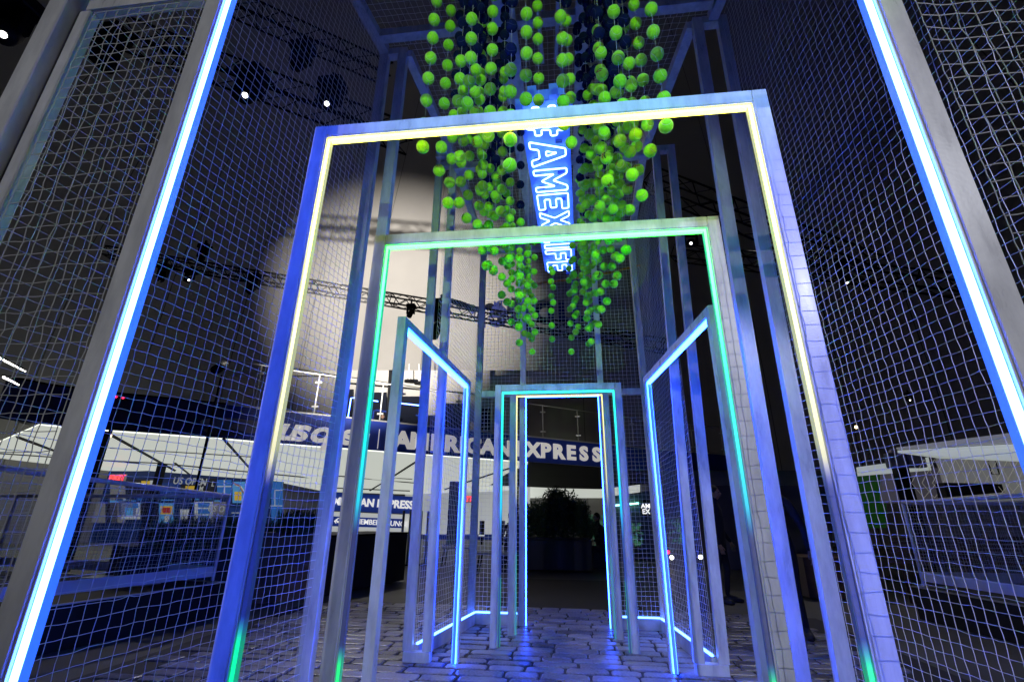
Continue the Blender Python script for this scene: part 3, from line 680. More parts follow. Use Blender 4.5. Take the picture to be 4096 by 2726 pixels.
def moving_head(label, top, aim, s=1., lit=True):
    top = Vector(top); t = thing('stage_light', label, 'stage light', 'stage lights on the trusses', tuple(top))
    g = MB(); g.box(top+Vector((-.19*s, -.14*s, -.1*s)), top+Vector((.19*s, .14*s, .06*s)), MAT['black'], .02*s); g.box(top+Vector((-.03*s, -.03*s, .062*s)), top+Vector((.03*s, .03*s, .22*s)), MAT['black']); part(g, 'base', t)
    c = top+Vector((0, 0, -.36*s)); g = MB()
    for k in (-1, 1): g.box(top+Vector((k*.15*s-.03*s, -.055*s, -.40*s)), top+Vector((k*.15*s+.03*s, .055*s, -.12*s)), MAT['black'])
    g.box(top+Vector((-.18*s, -.06*s, -.14*s)), top+Vector((.18*s, .06*s, -.101*s)), MAT['black']); part(g, 'yoke', t)
    d = Vector(aim).normalized(); g = MB()
    g.tube([c-d*.2*s, c-d*.15*s, c+d*.02*s, c+d*.17*s, c+d*.2*s], [.06*s, .1*s, .115*s, .115*s, .1*s], MAT['black'], 16); h = part(g, 'head', t)
    g = MB(); g.tube([c+d*.201*s, c+d*.206*s], .034*s, MAT['lens'] if lit else MAT['lensoff'], 16); part(g, 'lens', h)
    return t
moving_head('moving head on the left truss with a bright round lens, nearer the blue portal', at(1010, 300, 5.4), tuple(Vector(O)-at(1000, 440, 5.4)+Vector((-1.2, .0, -.2))), 1.25)
moving_head('moving head with a bright round lens just above the yellow portal corner', at(1330, 340, 6.3), tuple(Vector(O)-at(1330, 440, 6.3)+Vector((-1.6, 0, -.6))), 1.25)
moving_head('unlit black moving head hanging left of the nearest blue portal', at(450, 140, 4.4), (.6, .2, -1), 1.2, False)
moving_head('big black stage light in the top left corner with a sliver of lit lens', at(90, 30, 2.9), tuple(Vector(O)-at(80, 160, 2.9)+Vector((-2.2, 0, -1.5))), 1.0)
moving_head('black moving head high on the left truss, unlit and pointing up', at(1215, 190, 6.0), (.3, .3, .9), 1.1, False)
moving_head('small stage light under the long truss with a cluster of bright lamps', at(765, 1085, 11.2), tuple(Vector(O)-at(760, 1145, 11.2)), .8)
moving_head('unlit stage light under the long truss, left of the bright cluster', at(660, 1065, 11.2), (.2, -.3, -1), .9, False)
moving_head('unlit lamp with flared hood under the long truss beside the yellow post', at(1020, 1105, 11.2), (-.6, -.2, -1), 1.0, False)
moving_head('dark lamp on top of the long truss at the far left', at(820, 985, 11.4), (0, 0, 1), .9, False)
moving_head('small dark par can under the long truss in front of the bright drape', at(1645, 1222, 11.3), (-.35, -.1, -1), .62, False)
moving_head('tall dark lamp between the far twin posts under the long truss', at(1747, 1262, 11.2), (-.2, -.3, -1), 1.15, False)
moving_head('dark lamp standing on the long truss between the far twin posts', at(1765, 1205, 11.4), (.2, .0, 1), .9, False)
moving_head('round bright lamp in the dark seen through the green portal', at(2757, 925, 10), tuple(Vector(O)-at(2757, 958, 10)), .9)
moving_head('lamp in the dark on the right seen edge on', at(3354, 1050, 8.5), (.25, -.2, -1), .8)
moving_head('small lit lamp in the dark low on the right', at(3633, 1575, 13), tuple(Vector(O)-at(3633, 1593, 13)), .45)
def drum(label, pos, r_, m, nm='pendant_lamp'):
    t = thing(nm, label, 'lamp', 'small lamps of the hall', tuple(pos)); g = MB(); g.ball(pos, r_, m, 10, 7); part(g, 'bulb', t)
    g = MB(); g.tube([Vector(pos)+Vector((0, 0, r_*.9)), Vector(pos)+Vector((0, 0, r_*3))], r_*.8, MAT['black'], 8); part(g, 'socket', t); return t
drum('warm bulb low in the dark right of the yellow portal', at(3425, 1707, 12), .035, MAT['warm'])
drum('warm bulb on the dark post at the canopy edge on the left', at(437, 1741, 10.5), .05, MAT['warm'])
drum('warm bulb under the fascia left of the farthest portal', at(2063, 1866, 17), .06, MAT['warm'])
drum('white lamp low on the right seen through the side portal net', at(2687, 2228, 14), .055, MAT['lens'])
drum('white lamp low on the right between the twin posts', at(2802, 2226, 14), .055, MAT['lens'])
drum('small red lamp beside the right side portal', at(2672, 2206, 14), .05, MAT['red'])
# cable hung over the long truss and the wash light that throws the truss shadow
t = thing('cable_bundle', 'coiled dark cables lying on top of the long truss by the far corner post', 'cables', None, tuple(at(1850, 1215, 11.5)))
g = MB()
for k in range(14):
    c = at(1800+k*6.5, 1208+k*2.1, 11.5+random.uniform(-.1, .1)); pts = [c+Vector((.1*math.cos(a_)*random.uniform(.6, 1.2), .08*math.sin(a_), .09*math.sin(a_)*random.uniform(.6, 1.3)+.05)) for a_ in np.linspace(0, 6.28, 9)[:-1]]
    g.tube(pts, .022, MAT['black'], 5, closed=True)
part(g, 'coil', t)
WL = Vector((-5.6, 6.9, 3.5))
t = thing('wash_light', 'black wash light on a tall stand left of the cage, aimed up at the drape', 'stage light', None, (WL.x, WL.y, 0))
g = MB(); g.tube([(WL.x, WL.y, 0), (WL.x, WL.y, WL.z-.16)], .02, MAT['black'], 6); part(g, 'pole', t)
for a_ in (0, 2.1, 4.2): g = MB(); g.tube([(WL.x, WL.y, .7), (WL.x+.5*math.cos(a_), WL.y+.5*math.sin(a_), .015)], .014, MAT['black'], 5); part(g, 'leg', t)
dW = (at(1600, 1130, 26)-WL).normalized(); g = MB(); g.tube([WL-dW*.3, WL-dW*.02], [.07, .09], MAT['black'], 12); part(g, 'head', t)
spot('wash_lamp', tuple(WL), tuple(at(1620, 1250, 26)), 54000, (1, .93, .83), 46, 1., .07)

# ================================================================== MEZZANINE
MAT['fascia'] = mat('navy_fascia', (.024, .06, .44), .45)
MAT['fasciadk'] = mat('dark_navy_and_unlit_fascia', (.012, .02, .10), .5)
MAT['letter'] = emit('channel_letter', (1, .95, .9), .38, (.7, .7, .7))
MAT['soffit'] = emit('glowing_white_membrane', (.95, 1, .9), .52, (.8, .8, .78))  # membrane emits an even pale glow over its whole surface
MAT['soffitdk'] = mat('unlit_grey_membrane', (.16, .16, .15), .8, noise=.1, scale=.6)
MAT['chrome'] = mat('satin_post', (.6, .6, .58), .35, metal=.2)
ZF = 3.62
edge = [(-30, 1668), (140, 1692), (420, 1717), (880, 1750), (1117, 1771), (1387, 1791), (1660, 1812), (2111, 1845), (2399, 1866), (2600, 1881)]
E3 = [atz(x, y, ZF) for x, y in edge]
E3 += [E3[-1]+Vector((6, 3.5, 0)), E3[-1]+Vector((14, 5, 0))]
t = thing('mezzanine', 'curved upper deck of the hall with a navy fascia carrying big white lettering', 'balcony', None, tuple(E3[4]))
FH = 1.12
for i in range(len(E3)-1):
    a, b_ = E3[i], E3[i+1]; d = (b_-a).normalized(); nrm = Vector((d.y, -d.x, 0))
    pnl = MB(); pnl.beam(a+Vector((0, 0, FH/2)), b_+Vector((0, 0, FH/2)), .1, FH, MAT['fasciadk'] if i < 3 else MAT['fascia']); part(pnl, 'fascia_panel', t)  # left panels are unlit: their shade is put into the darker navy
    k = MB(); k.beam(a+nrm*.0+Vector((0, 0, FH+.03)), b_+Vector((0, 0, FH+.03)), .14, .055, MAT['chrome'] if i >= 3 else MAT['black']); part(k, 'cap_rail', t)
g = MB(); P_top = [e+Vector((0, 0, .06))+Vector((0, .2, 0)) for e in E3]; back = [Vector((18, 40, ZF+.06)), Vector((-32, 36, ZF+.06))]
g.prism(P_top[::-1]+[Vector((-26, 30, ZF+.06)), Vector((0, 33, ZF+.06)), Vector((22, 33, ZF+.06))], -.05, MAT['blackbox']); part(g, 'deck', t)
def along(x, y):
    """point on the fascia face under a photo position"""
    d = ray(x, y)
    for i in range(len(E3)-1):
        a, b_ = E3[i], E3[i+1]; e = b_-a; n_ = Vector((e.y, -e.x, 0)).normalized()
        tt = (Vector((a.x, a.y, 0))-Vector((0, 0, 0))).dot(n_)/Vector((d[0], d[1], 0)).dot(n_)
        P = Vector(d*tt+O); s_ = (P-a).dot(e)/e.dot(e)
        if 0 <= s_ <= 1: return P+n_*.075*(1 if n_.dot(Vector((d[0], d[1], 0))) < 0 else -1), e.normalized()
    return None
def fascia_text(body, x0, y0_, x1, y1_, size, shear=0, bold=.02):
    n_ = len(body); wts = {'I': .45, ' ': .5, 'M': 1.25, 'W': 1.3}; ws = [wts.get(c, 1.) for c in body]; T_ = sum(ws); acc = 0
    for c, w_ in zip(body, ws):
        f = (acc+w_/2)/T_; acc += w_
        if c == ' ': continue
        P, e = along(x0+(x1-x0)*f, y0_+(y1_-y0_)*f)
        place_text(c, 'letter', t, P, e, (0, 0, 1), size, MAT['letter'], bold=bold, extrude=.03, shear=shear, sx=1.16)
fascia_text('us open', 1120, 1716, 1460, 1745, 1.15, shear=.28, bold=.035)
fascia_text('AMERICAN', 1578, 1760, 2040, 1797, .92, bold=.04)
fascia_text('EXPRESS', 2052, 1795, 2408, 1822, .92, bold=.04)
P, e = along(1512, 1755); g = MB(); g.beam(P+Vector((0, 0, -.38)), P+Vector((0, 0, .38)), .025, .025, MAT['letter']); part(g, 'divider', t)
for xx, yy, rr in ((955, 1702, .55), (900, 1727, .3)):
    P, e = along(xx, yy); g = MB(); K = 24; up = Vector((0, 0, 1)); pts = [P+e*math.cos(6.283*k/K)*rr*2.1+up*math.sin(6.283*k/K)*rr*.42 for k in range(K)]
    g.prism(pts, .03, MAT['seamline'] if rr < .4 else mat('grey_print', (.25, .25, .3), .6)); part(g, 'emblem', t)
# balustrade: posts with glass clamps, hand rail
for i in range(3, len(E3)-2):
    a, b_ = E3[i], E3[i+1]; L_n = (b_-a).length; K = max(1, round(L_n/2.2))
    for k in range(K):
        p = a.lerp(b_, (k+.4)/K)+Vector((0, .12, FH+.06))
        g = MB(); g.tube([p, p+Vector((0, 0, 1.55))], .028, MAT['chrome'], 8)
        for z in (.25, 1.2): g.box(p+Vector((-.13, -.03, z)), p+Vector((.13, .03, z+.07)), MAT['chrome'], .01)
        part(g, 'baluster', t)
    g = MB(); g.tube([a+Vector((0, .12, FH+1.62)), b_+Vector((0, .12, FH+1.62))], .025, MAT['chrome'], 8); part(g, 'hand_rail', t)
# upper rooms behind the balustrade: pale window wall with dark glass
t = thing('upper_lounge', 'pale framed glazed front of the upper lounge behind the balustrade on the left', 'glazed wall', None, tuple(at(1500, 1600, 22)))
MAT['frame'] = mat('pale_window_frame', (.3, .29, .27), .6); MAT['glassdk'] = mat('dark_glazing', (.01, .012, .02), .08)
def quad(x0, y0_, x1, y1_, Y, m, nm, root, th=.05, label=None, Yr=None):
    g = MB(); g.prism([at(x0, y0_, Y), at(x0, y1_, Y), at(x1, y1_, Yr or Y), at(x1, y0_, Yr or Y)], th, m); return part(g, nm, root, label)
quad(1340, 1480, 1960, 1660, 22.6, MAT['frame'], 'wall', t, .1)
for xa, xb, ya in ((1372, 1412, 1556), (1450, 1545, 1568), (1550, 1690, 1584), (1775, 1880, 1612), (1925, 1960, 1630)):
    quad(xa, ya, xb, 1760, 22.4, MAT['glassdk'], 'glazing', t, .06)
g = MB(); g.beam(at(1370, 1530, 22.3), at(1960, 1580, 22.3), .08, .08, MAT['black']); part(g, 'roller_bar', t)
g = MB(); g.beam(at(1562, 1480, 21.9), at(1545, 1760, 21.9), .12, .12, MAT['black']); part(g, 'mullion', t)
g = MB(); L1a, L1b, L1c = at(1390, 1680, 21), at(1404, 1591, 21), at(1420, 1590, 21)
g.tube([L1a, L1b, L1c, at(1512, 1604, 21)], .028, MAT['led_base'], 5); g.tube([at(1592, 1611, 21), at(1680, 1621, 21)], .03, MAT['led_base'], 5); part(g, 'light_strip', t)
for xx, yb in ((1637, 1520), (1676, 1528)):
    g = MB(); g.tube([at(xx, 1455, 21.5), at(xx, yb, 21.5)], .025, MAT['letter'], 6); g.tube([at(xx, yb, 21.5), at(xx, yb+6, 21.5)], .24, MAT['black'], 12); part(g, 'pendant', t)
# pale band above (bulkhead under the drape)
t = thing('bulkhead', 'pale grey bulkhead band under the lit drape above the upper lounge', 'bulkhead', None, tuple(at(1600, 1500, 23.5)))
quad(900, 1480, 2110, 1500, 23.6, MAT['frame'], 'band', t, .2)

# canopy: luminous white membrane under the deck, sloping to the rear walls
t = thing('canopy', 'glowing white membrane ceiling with dark seams under the deck on the left', 'canopy', None, tuple(at(900, 1850, 19)))
front = [(e.x, e.y+.12, ZF-.03) for e in E3[1:8]]
rear = [at(2110, 1958, 30), at(1640, 1976, 27), at(1300, 1965, 26), at(1130, 1930, 25.5), at(800, 1912, 24), at(560, 1902, 22.5), at(-200, 1850, 19)]
g = MB(); F_ = front; Rr = [tuple(p) for p in rear[::-1]]
vs = F_+Rr; k = len(F_); fs = []
for i in range(k-1): fs.append([i+1, i, k+i, k+i+1])
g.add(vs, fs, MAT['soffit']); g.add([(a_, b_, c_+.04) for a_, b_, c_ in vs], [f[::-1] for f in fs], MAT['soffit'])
part(g, 'membrane', t)
def onq(x, y):   # point just under the membrane
    best = None
    for i in range(k-1):
        for tri in ((vs[i], vs[i+1], vs[k+i]), (vs[i+1], vs[k+i+1], vs[k+i])):
            a, b_, c = map(Vector, tri); n_ = (b_-a).cross(c-a); d = Vector(ray(x, y)); den = d.dot(n_)
            if abs(den) < 1e-9: continue
            tt = (a-Vector(O)).dot(n_)/den
            if tt < 5: continue
            P = Vector(O)+d*tt
            # barycentric
            v0, v1, v2 = b_-a, c-a, P-a; d00, d01, d11, d20, d21 = v0.dot(v0), v0.dot(v1), v1.dot(v1), v2.dot(v0), v2.dot(v1); q = d00*d11-d01*d01
            if abs(q) < 1e-9: continue
            v_ = (d11*d20-d01*d21)/q; w_ = (d00*d21-d01*d20)/q
            if v_ >= -.02 and w_ >= -.02 and v_+w_ <= 1.02: return Vector(O)+d*(tt*.995)
    return at(x, y, 20)
for A2, B2, wd in (((450, 1740), (700, 1880), .06), ((895, 1755), (1020, 1895), .06), ((70, 1745), (300, 1830), .06), ((1700, 1822), (1570, 1905), .06), ((1570, 1905), (1480, 1960), .05), ((0, 1812), (560, 1850), .03), ((440, 1790), (1100, 1832), .02), ((620, 1850), (1300, 1915), .03), ((380, 1838), (620, 1850), .03), ((1330, 1900), (1660, 1930), .03), ((1330, 1950), (1640, 1962), .03), ((2040, 1870), (1780, 1955), .05), ((700, 1850), (770, 1905), .05), ((1480, 1905), (1650, 1915), .02)):
    g = MB(); g.tube([onq(*A2), onq(*((A2[0]+B2[0])/2, (A2[1]+B2[1])/2)), onq(*B2)], wd, MAT['seamline'], 4); part(g, 'seam', t)
# grey unlit sail in the middle and beyond
t = thing('shade_sail', 'curved unlit grey canopy under the lettering behind the farthest portal', 'canopy', None, tuple(at(2250, 1920, 22)))
top_ = [at(x, y, 22.6) for x, y in ((1960, 1850), (2111, 1850), (2250, 1862), (2399, 1872), (2600, 1886), (2830, 1900))]
bot_ = [at(x, y, 27) for x, y in ((1940, 1938), (2111, 1946), (2250, 1952), (2399, 1955), (2600, 1932), (2830, 1925))]
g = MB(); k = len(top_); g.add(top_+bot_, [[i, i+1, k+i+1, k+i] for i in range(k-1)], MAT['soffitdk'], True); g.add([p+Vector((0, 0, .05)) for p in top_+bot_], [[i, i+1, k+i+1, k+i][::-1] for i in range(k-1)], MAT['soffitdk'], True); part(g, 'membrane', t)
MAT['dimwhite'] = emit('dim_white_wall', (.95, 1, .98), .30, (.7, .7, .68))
t = thing('white_wall', 'bright white rear wall under the canopy, behind the benches', 'wall', None, tuple(at(1800, 2060, 29)))
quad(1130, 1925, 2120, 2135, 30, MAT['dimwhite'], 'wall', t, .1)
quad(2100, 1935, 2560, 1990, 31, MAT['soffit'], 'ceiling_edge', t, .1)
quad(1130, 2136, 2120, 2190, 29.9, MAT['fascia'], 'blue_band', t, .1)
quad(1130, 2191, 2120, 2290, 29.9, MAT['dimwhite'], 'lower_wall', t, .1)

# ---------------- mural of posters on the left
t = thing('mural_wall', 'navy wall covered with colourful tournament posters at the left under the canopy', 'poster wall', None, tuple(at(700, 2000, 21)))
Ym = 21.
def mq(x0, y0_, x1, y1_, c, nm='poster', dy=0., glow=.34):
    key = 'mur%.2f%.2f%.2f' % c
    if key not in MAT: MAT[key] = emit('poster_print', c, glow, tuple(v*.8 for v in c))  # prints and ground glow, standing in for light on the mural
    sl = .05*(1 if x0 >= 380 else 1)
    Yv = Ym-.05-dy
    g = MB(); g.prism([at(x0, y0_+sl*0, Yv), at(x0, y1_, Yv), at(x1, y1_, Yv), at(x1, y0_, Yv)], .02, MAT[key]); return part(g, nm, t)
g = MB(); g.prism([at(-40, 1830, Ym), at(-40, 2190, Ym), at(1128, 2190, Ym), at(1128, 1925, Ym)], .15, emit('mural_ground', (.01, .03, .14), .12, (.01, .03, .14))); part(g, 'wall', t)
navy = (.01, .04, .22); wht = (.55, .58, .62); blu = (.03, .16, .55); sky = (.1, .35, .75); gold = (.75, .5, .05); blk = (.01, .01, .02); red_ = (.4, .03, .03); teal = (.05, .4, .5); gry = (.2, .2, .22)
mq(440, 1900, 500, 2090, gry); mq(505, 1915, 610, 1990, blk); mq(565, 1922, 600, 1945, gold, dy=.03); mq(600, 1920, 640, 1950, wht, dy=.03); mq(640, 1930, 720, 1990, navy); mq(720, 1912, 798, 1935, navy); mq(725, 1936, 790, 1965, blk); mq(742, 1942, 778, 1958, gold, dy=.03)
mq(798, 1912, 865, 1966, blk, dy=.02); mq(868, 1918, 925, 1975, blu); mq(895, 1918, 899, 1975, wht, dy=.03); mq(868, 1942, 925, 1946, wht, dy=.03); mq(930, 1925, 980, 2010, sky); mq(938, 1965, 965, 2000, gold, dy=.03)
for kk in range(4):
    g = MB(); g.tube([at(932+kk*4, 1930+kk*3, Ym-.06), at(955+kk*3, 1940+kk*2, Ym-.06), at(978+kk*2, 1975, Ym-.06)], .03, (MAT['mur0.55%.2f%.2f' % (wht[1], wht[2])] if kk % 2 else emit('poster_red', (.4, .03, .03), .1, red_)), 4); part(g, 'stripe', t)
mq(1085, 1925, 1130, 2110, blu); mq(1098, 1958, 1128, 1961, wht, dy=.03); mq(1098, 1958, 1100, 2020, wht, dy=.03); mq(1080, 2020, 1128, 2023, wht, dy=.03)
mq(420, 2005, 470, 2090, blk); mq(475, 2005, 545, 2060, navy); mq(485, 2008, 560, 2075, wht, dy=.0); mq(500, 2030, 530, 2060, sky, dy=.03); mq(530, 2012, 552, 2030, blu, dy=.03); mq(562, 2005, 630, 2080, blk); mq(636, 2010, 695, 2090, sky); mq(642, 2022, 690, 2055, gold, dy=.02); mq(650, 2028, 680, 2050, red_, dy=.04); mq(658, 2058, 676, 2085, wht, dy=.03)
mq(720, 2035, 760, 2075, wht, dy=.03); mq(778, 2005, 850, 2115, wht); 
for kk in range(4): mq(792, 2008+kk*26, 838, 2028+kk*26, blu, dy=.03)
mq(852, 2005, 905, 2115, gry); mq(915, 2030, 1000, 2110, navy); mq(925, 2048, 990, 2051, wht, dy=.03); mq(925, 2062, 960, 2064, wht, dy=.03); mq(690, 2110, 750, 2130, gold, dy=.02); mq(925, 2085, 990, 2087, wht, dy=.03)
mq(0, 1890, 60, 1930, teal); mq(100, 1930, 170, 2000, blk); mq(0, 2010, 80, 2100, wht); mq(10, 2020, 70, 2060, navy, dy=.03); mq(90, 2010, 150, 2100, blk); mq(100, 2020, 140, 2030, wht, dy=.03); mq(100, 2045, 140, 2055, wht, dy=.03); mq(100, 2070, 140, 2080, wht, dy=.03); mq(20, 1915, 55, 1945, sky, dy=.03); mq(35, 1920, 48, 1935, gold, dy=.05); mq(0, 1950, 40, 1990, gry, dy=.03); mq(300, 2010, 420, 2090, gry, dy=.03)
MAT['ptxt'] = emit('poster_lettering', (.8, .85, .9), .1, (.7, .7, .7))
eX = (at(900, 1925, Ym)-at(700, 1915, Ym)).normalized()
for body, xx, yy, sz in (('US OPEN', 760, 1925, .42), ('US OP', 873, 2035, .36), ('A', 813, 1930, .3), ('L', 852, 1935, .3), ('M', 805, 1953, .26), ('F L M', 30, 2085, .2)):
    place_text(body, 'poster_lettering', t, at(xx, yy, Ym-.16), eX, (0, 0, 1), sz, MAT['ptxt'], extrude=.004, bold=.008)
for k in range(16):
    xx = 430+random.random()*560; yy = 1990+random.random()*10
    mq(xx, yy, xx+random.uniform(10, 40), yy+random.uniform(3, 9), random.choice([wht, sky, blk, blu, gry]), dy=.04)
# EXIT signs
MAT['exit'] = emit('red_exit_letters', (1, .03, .04), 2.2); MAT['exitbox'] = mat('sign_housing', (.5, .5, .5), .5)
for lab, xx, yy, Y in (('red lit EXIT sign over the poster wall on the left', 466, 1912, 19.8), ('red lit EXIT sign under the canopy beside the dark column', 1862, 1995, 27)):
    p = at(xx, yy, Y); t = thing('exit_sign', lab, 'exit sign', 'exit signs', tuple(p)); s_ = (p-Vector(O)).length/20
    g = MB(); g.box(p+Vector((-.28*s_, .03, -.13*s_)), p+Vector((.28*s_, .1, .13*s_)), MAT['exitbox'], .005); part(g, 'housing', t)
    place_text('EXIT', 'letters', t, p, (1, .05, 0), (0, 0, 1), .27*s_, MAT['exit'], extrude=.01, bold=.01)
# columns
for lab, xx, ya, yb, Y, wd in (('dark column with a junction box at the canopy edge beside the nearest portal', 425, 1725, 2140, 10.2, .16), ('short black column in front of the poster wall', 650, 1852, 2000, 18, .24), ('navy blue column under the canopy behind the side portal', 1820, 1925, 2272, 22.6, .42), ('thin black pole behind the far yellow portal', 2066, 1915, 2320, 14.5, .13)):
    a = at(xx, ya, Y); t = thing('column', lab, 'column', 'columns under the deck', (a.x, a.y, 0)); g = MB(); g.box((a.x-wd/2, a.y-wd/2, 0), (a.x+wd/2, a.y+wd/2, a.z), MAT['fasciadk'] if 'navy' in lab else MAT['black'], .01); part(g, 'shaft', t)
    if 'junction' in lab: g = MB(); g.box((a.x-wd*.8, a.y-wd, a.z-.5), (a.x+wd*.8, a.y-wd/2-.002, a.z-.15), MAT['black'], .01); part(g, 'junction_box', t)
    if 'navy' in lab or 'thin' in lab:
        g = MB(); g.box((a.x-wd*.7, a.y-wd*.7, .0), (a.x+wd*.7, a.y+wd*.7, .05), MAT['black'], .01); part(g, 'base_plate', t)
# small hanging camera on the left pole
p = at(1331, 1915, 12); t = thing('hanging_spotlight', 'small black spotlight on a pole under the canopy above the lounge sign', 'spotlight', None, tuple(p))
g = MB(); g.tube([p, p+Vector((.04, 0, -.12))], .015, MAT['black'], 6); part(g, 'bracket', t); g = MB(); g.tube([p+Vector((-.05, 0, -.1)), p+Vector((.12, -.05, -.22))], .045, MAT['black'], 10); part(g, 'head', t)
# lounge sign
t = thing('lounge_sign', 'blue AMERICAN EXPRESS board over a white panel reading CARD MEMBER LOUNGE', 'sign', None, tuple(at(1480, 2070, 15.5)))
Ys = 15.5
MAT['signblue'] = emit('sign_blue', (.02, .05, .3), .35, (.02, .05, .3)); MAT['signwhite'] = emit('sign_white', (.85, .88, .82), .45, (.8, .8, .78)); MAT['signtxt'] = emit('sign_lettering', (.95, .95, .95), .75)
def sq(x0, ya, yb, x1, yc, yd, Y, m, nm, th=.05, root=None):
    g = MB(); g.prism([at(x0, ya, Y), at(x0, yb, Y), at(x1, yd, Y), at(x1, yc, Y)], th, m); return part(g, nm, root or t)
sq(1310, 1966, 2040, 1650, 1985, 2054, Ys, MAT['signblue'], 'blue_board')
sq(1300, 2043, 2124, 1646, 2058, 2133, Ys, MAT['signwhite'], 'white_board')
sq(1327, 2063, 2103, 1614, 2074, 2111, Ys-.06, MAT['signblue'], 'direction_strip', .02)
ex = (at(1650, 2020, Ys)-at(1310, 2003, Ys)).normalized()
place_text('AMERICAN EXPRESS', 'lettering', t, at(1479, 2011, Ys-.06), ex, (0, 0, 1), .325, MAT['signtxt'], bold=.012)
place_text('CARD MEMBER LOUNGE', 'lettering', t, at(1487, 2088, Ys-.1), ex, (0, 0, 1), .215, MAT['signtxt'], bold=.003)
g = MB(); p = at(1345, 2083, Ys-.1); e_ = Vector(ex); z_ = Vector((0, 0, 1))
g.tube([p+e_*.09, p-e_*.06], .014, MAT['signtxt'], 5); g.tube([p+z_*.06-e_*.0, p-e_*.065, p-z_*.06-e_*.0], .014, MAT['signtxt'], 5); part(g, 'arrow', t)
for xx in (1308, 1650): g = MB(); a = at(xx, 2110, Ys+.08); g.tube([(a.x, a.y, 0), (a.x, a.y, at(xx, 1975, Ys+.08).z)], .03, MAT['black'], 6); part(g, 'leg', t)
# black blocks left of the side portal, planters with grass
def block(label, pts, h, m=None, nm='black_block', cat='block', lip=None):
    """solid with the given ground outline"""
    c = sum((Vector(p) for p in pts), Vector())/len(pts); t = thing(nm, label, cat, None, (c.x, c.y, 0))
    g = MB(); g.prism([Vector((p[0], p[1], h)) for p in pts], h-.002, m or MAT['blackbox']); part(g, 'body', t)
    return t
def rect(p, q, depth):   # ground rectangle with front edge p-q, extending away
    p = Vector((p[0], p[1], 0)); q = Vector((q[0], q[1], 0)); n_ = Vector((-(q-p).y, (q-p).x, 0)).normalized()
    if n_.y < 0: n_ = -n_
    return [p, q, q+n_*depth, p+n_*depth]
p1, p2 = atz(1265, 2390), atz(1615, 2318)
t = block('low black counter block in front of the lounge sign', rect(p1, p2, 1.), .86, cat='counter', nm='counter'); 
g = MB(); c = rect(p1, p2, 1.); g.prism([Vector((p.x, p.y, .9)) for p in [c[0]+Vector((-.03, -.03, 0)), c[1]+Vector((.03, -.03, 0)), c[2], c[3]]], .038, MAT['black']); part(g, 'top', t)
MAT['leafdk'] = mat('dark_leaves', (.03, .075, .025), .6, noise=.5, scale=3); MAT['wood'] = mat('brown_slats', (.11, .06, .035), .6, noise=.3, scale=4)
def grass_tuft(root, x0, x1, y0_, y1_, z, hgt_, n_):
    g = MB()
    for k in range(n_):
        x = random.uniform(x0, x1); y = random.uniform(y0_, y1_); h = hgt_*random.uniform(.4, 1.); a = random.uniform(0, 6.28); l = h*random.uniform(.2, .8); w_ = .012
        d = Vector((math.cos(a), math.sin(a), 0)); s_ = Vector((-d.y, d.x, 0))*w_; b0 = Vector((x, y, z)); m1 = b0+d*l*.35+Vector((0, 0, h*.65)); tp = b0+d*l+Vector((0, 0, h))
        g.add([b0-s_, b0+s_, m1+s_*.7, m1-s_*.7, tp], [[0, 1, 2, 3], [3, 2, 4]], MAT['leafdk'])
    return part(g, 'grass', root)
p1, p2 = atz(1010, 2415), atz(1230, 2395)
t = block('dark planter box with spiky grass beside the yellow portal post', rect(p1, p2, 1.1), .95, MAT['wood'], 'planter', 'planter')
a, b_ = p1, p2; grass_tuft(t, a.x+.05, b_.x-.1, a.y+.15, a.y+1., .93, .42, 700)
p1, p2 = atz(700, 2420), atz(960, 2405)
t = block('long dark hedge planter behind the left goal net', rect(atz(420, 2470), atz(960, 2415), 1.0), .8, MAT['blackbox'], 'planter', 'planter')
c0, c1 = atz(420, 2470), atz(960, 2415); grass_tuft(t, min(c0.x, c1.x), max(c0.x, c1.x), min(c0.y, c1.y)+.2, max(c0.y, c1.y)+.9, .75, .5, 1600)
# benches
def bench(label, x0, x1, y, Y_=None, L_=1.5):
    p = atz((x0+x1)/2, y); Wd = (atz(x1, y)-atz(x0, y)).length; t = thing('bench', label, 'bench', 'benches under the canopy', (p.x, p.y, 0))
    g = MB(); g.box((p.x-Wd/2, p.y-.2, .43), (p.x+Wd/2, p.y+.2, .47), MAT['frame'], .005); part(g, 'seat', t)
    for s_ in (-1, 1):
        g = MB(); xx = p.x+s_*Wd*.42; g.tube([(xx, p.y-.18, .42), (xx+.06*s_, p.y-.18, .02), (xx+.06*s_, p.y+.18, .02), (xx, p.y+.18, .42)], .018, MAT['black'], 6); part(g, 'leg', t)
bench('low bench with black legs by the navy column', 1770, 1890, 2264); bench('low bench with black legs seen between the far portal posts', 1910, 2040, 2300)
# stanchions
for k, xx in enumerate((1598, 1627, 1672, 1700)):
    p = atz(xx, 2262-k*2); t = thing('stanchion', 'slim grey barrier post in the row right of the lounge sign', 'barrier post', 'barrier posts by the lounge sign', (p.x, p.y, 0))
    g = MB(); g.tube([(p.x, p.y, 0), (p.x, p.y, 1.35)], .035, MAT['steel'], 8); part(g, 'post', t); g = MB(); g.tube([(p.x, p.y, 0), (p.x, p.y, .03)], .16, MAT['black'], 12); part(g, 'foot', t)
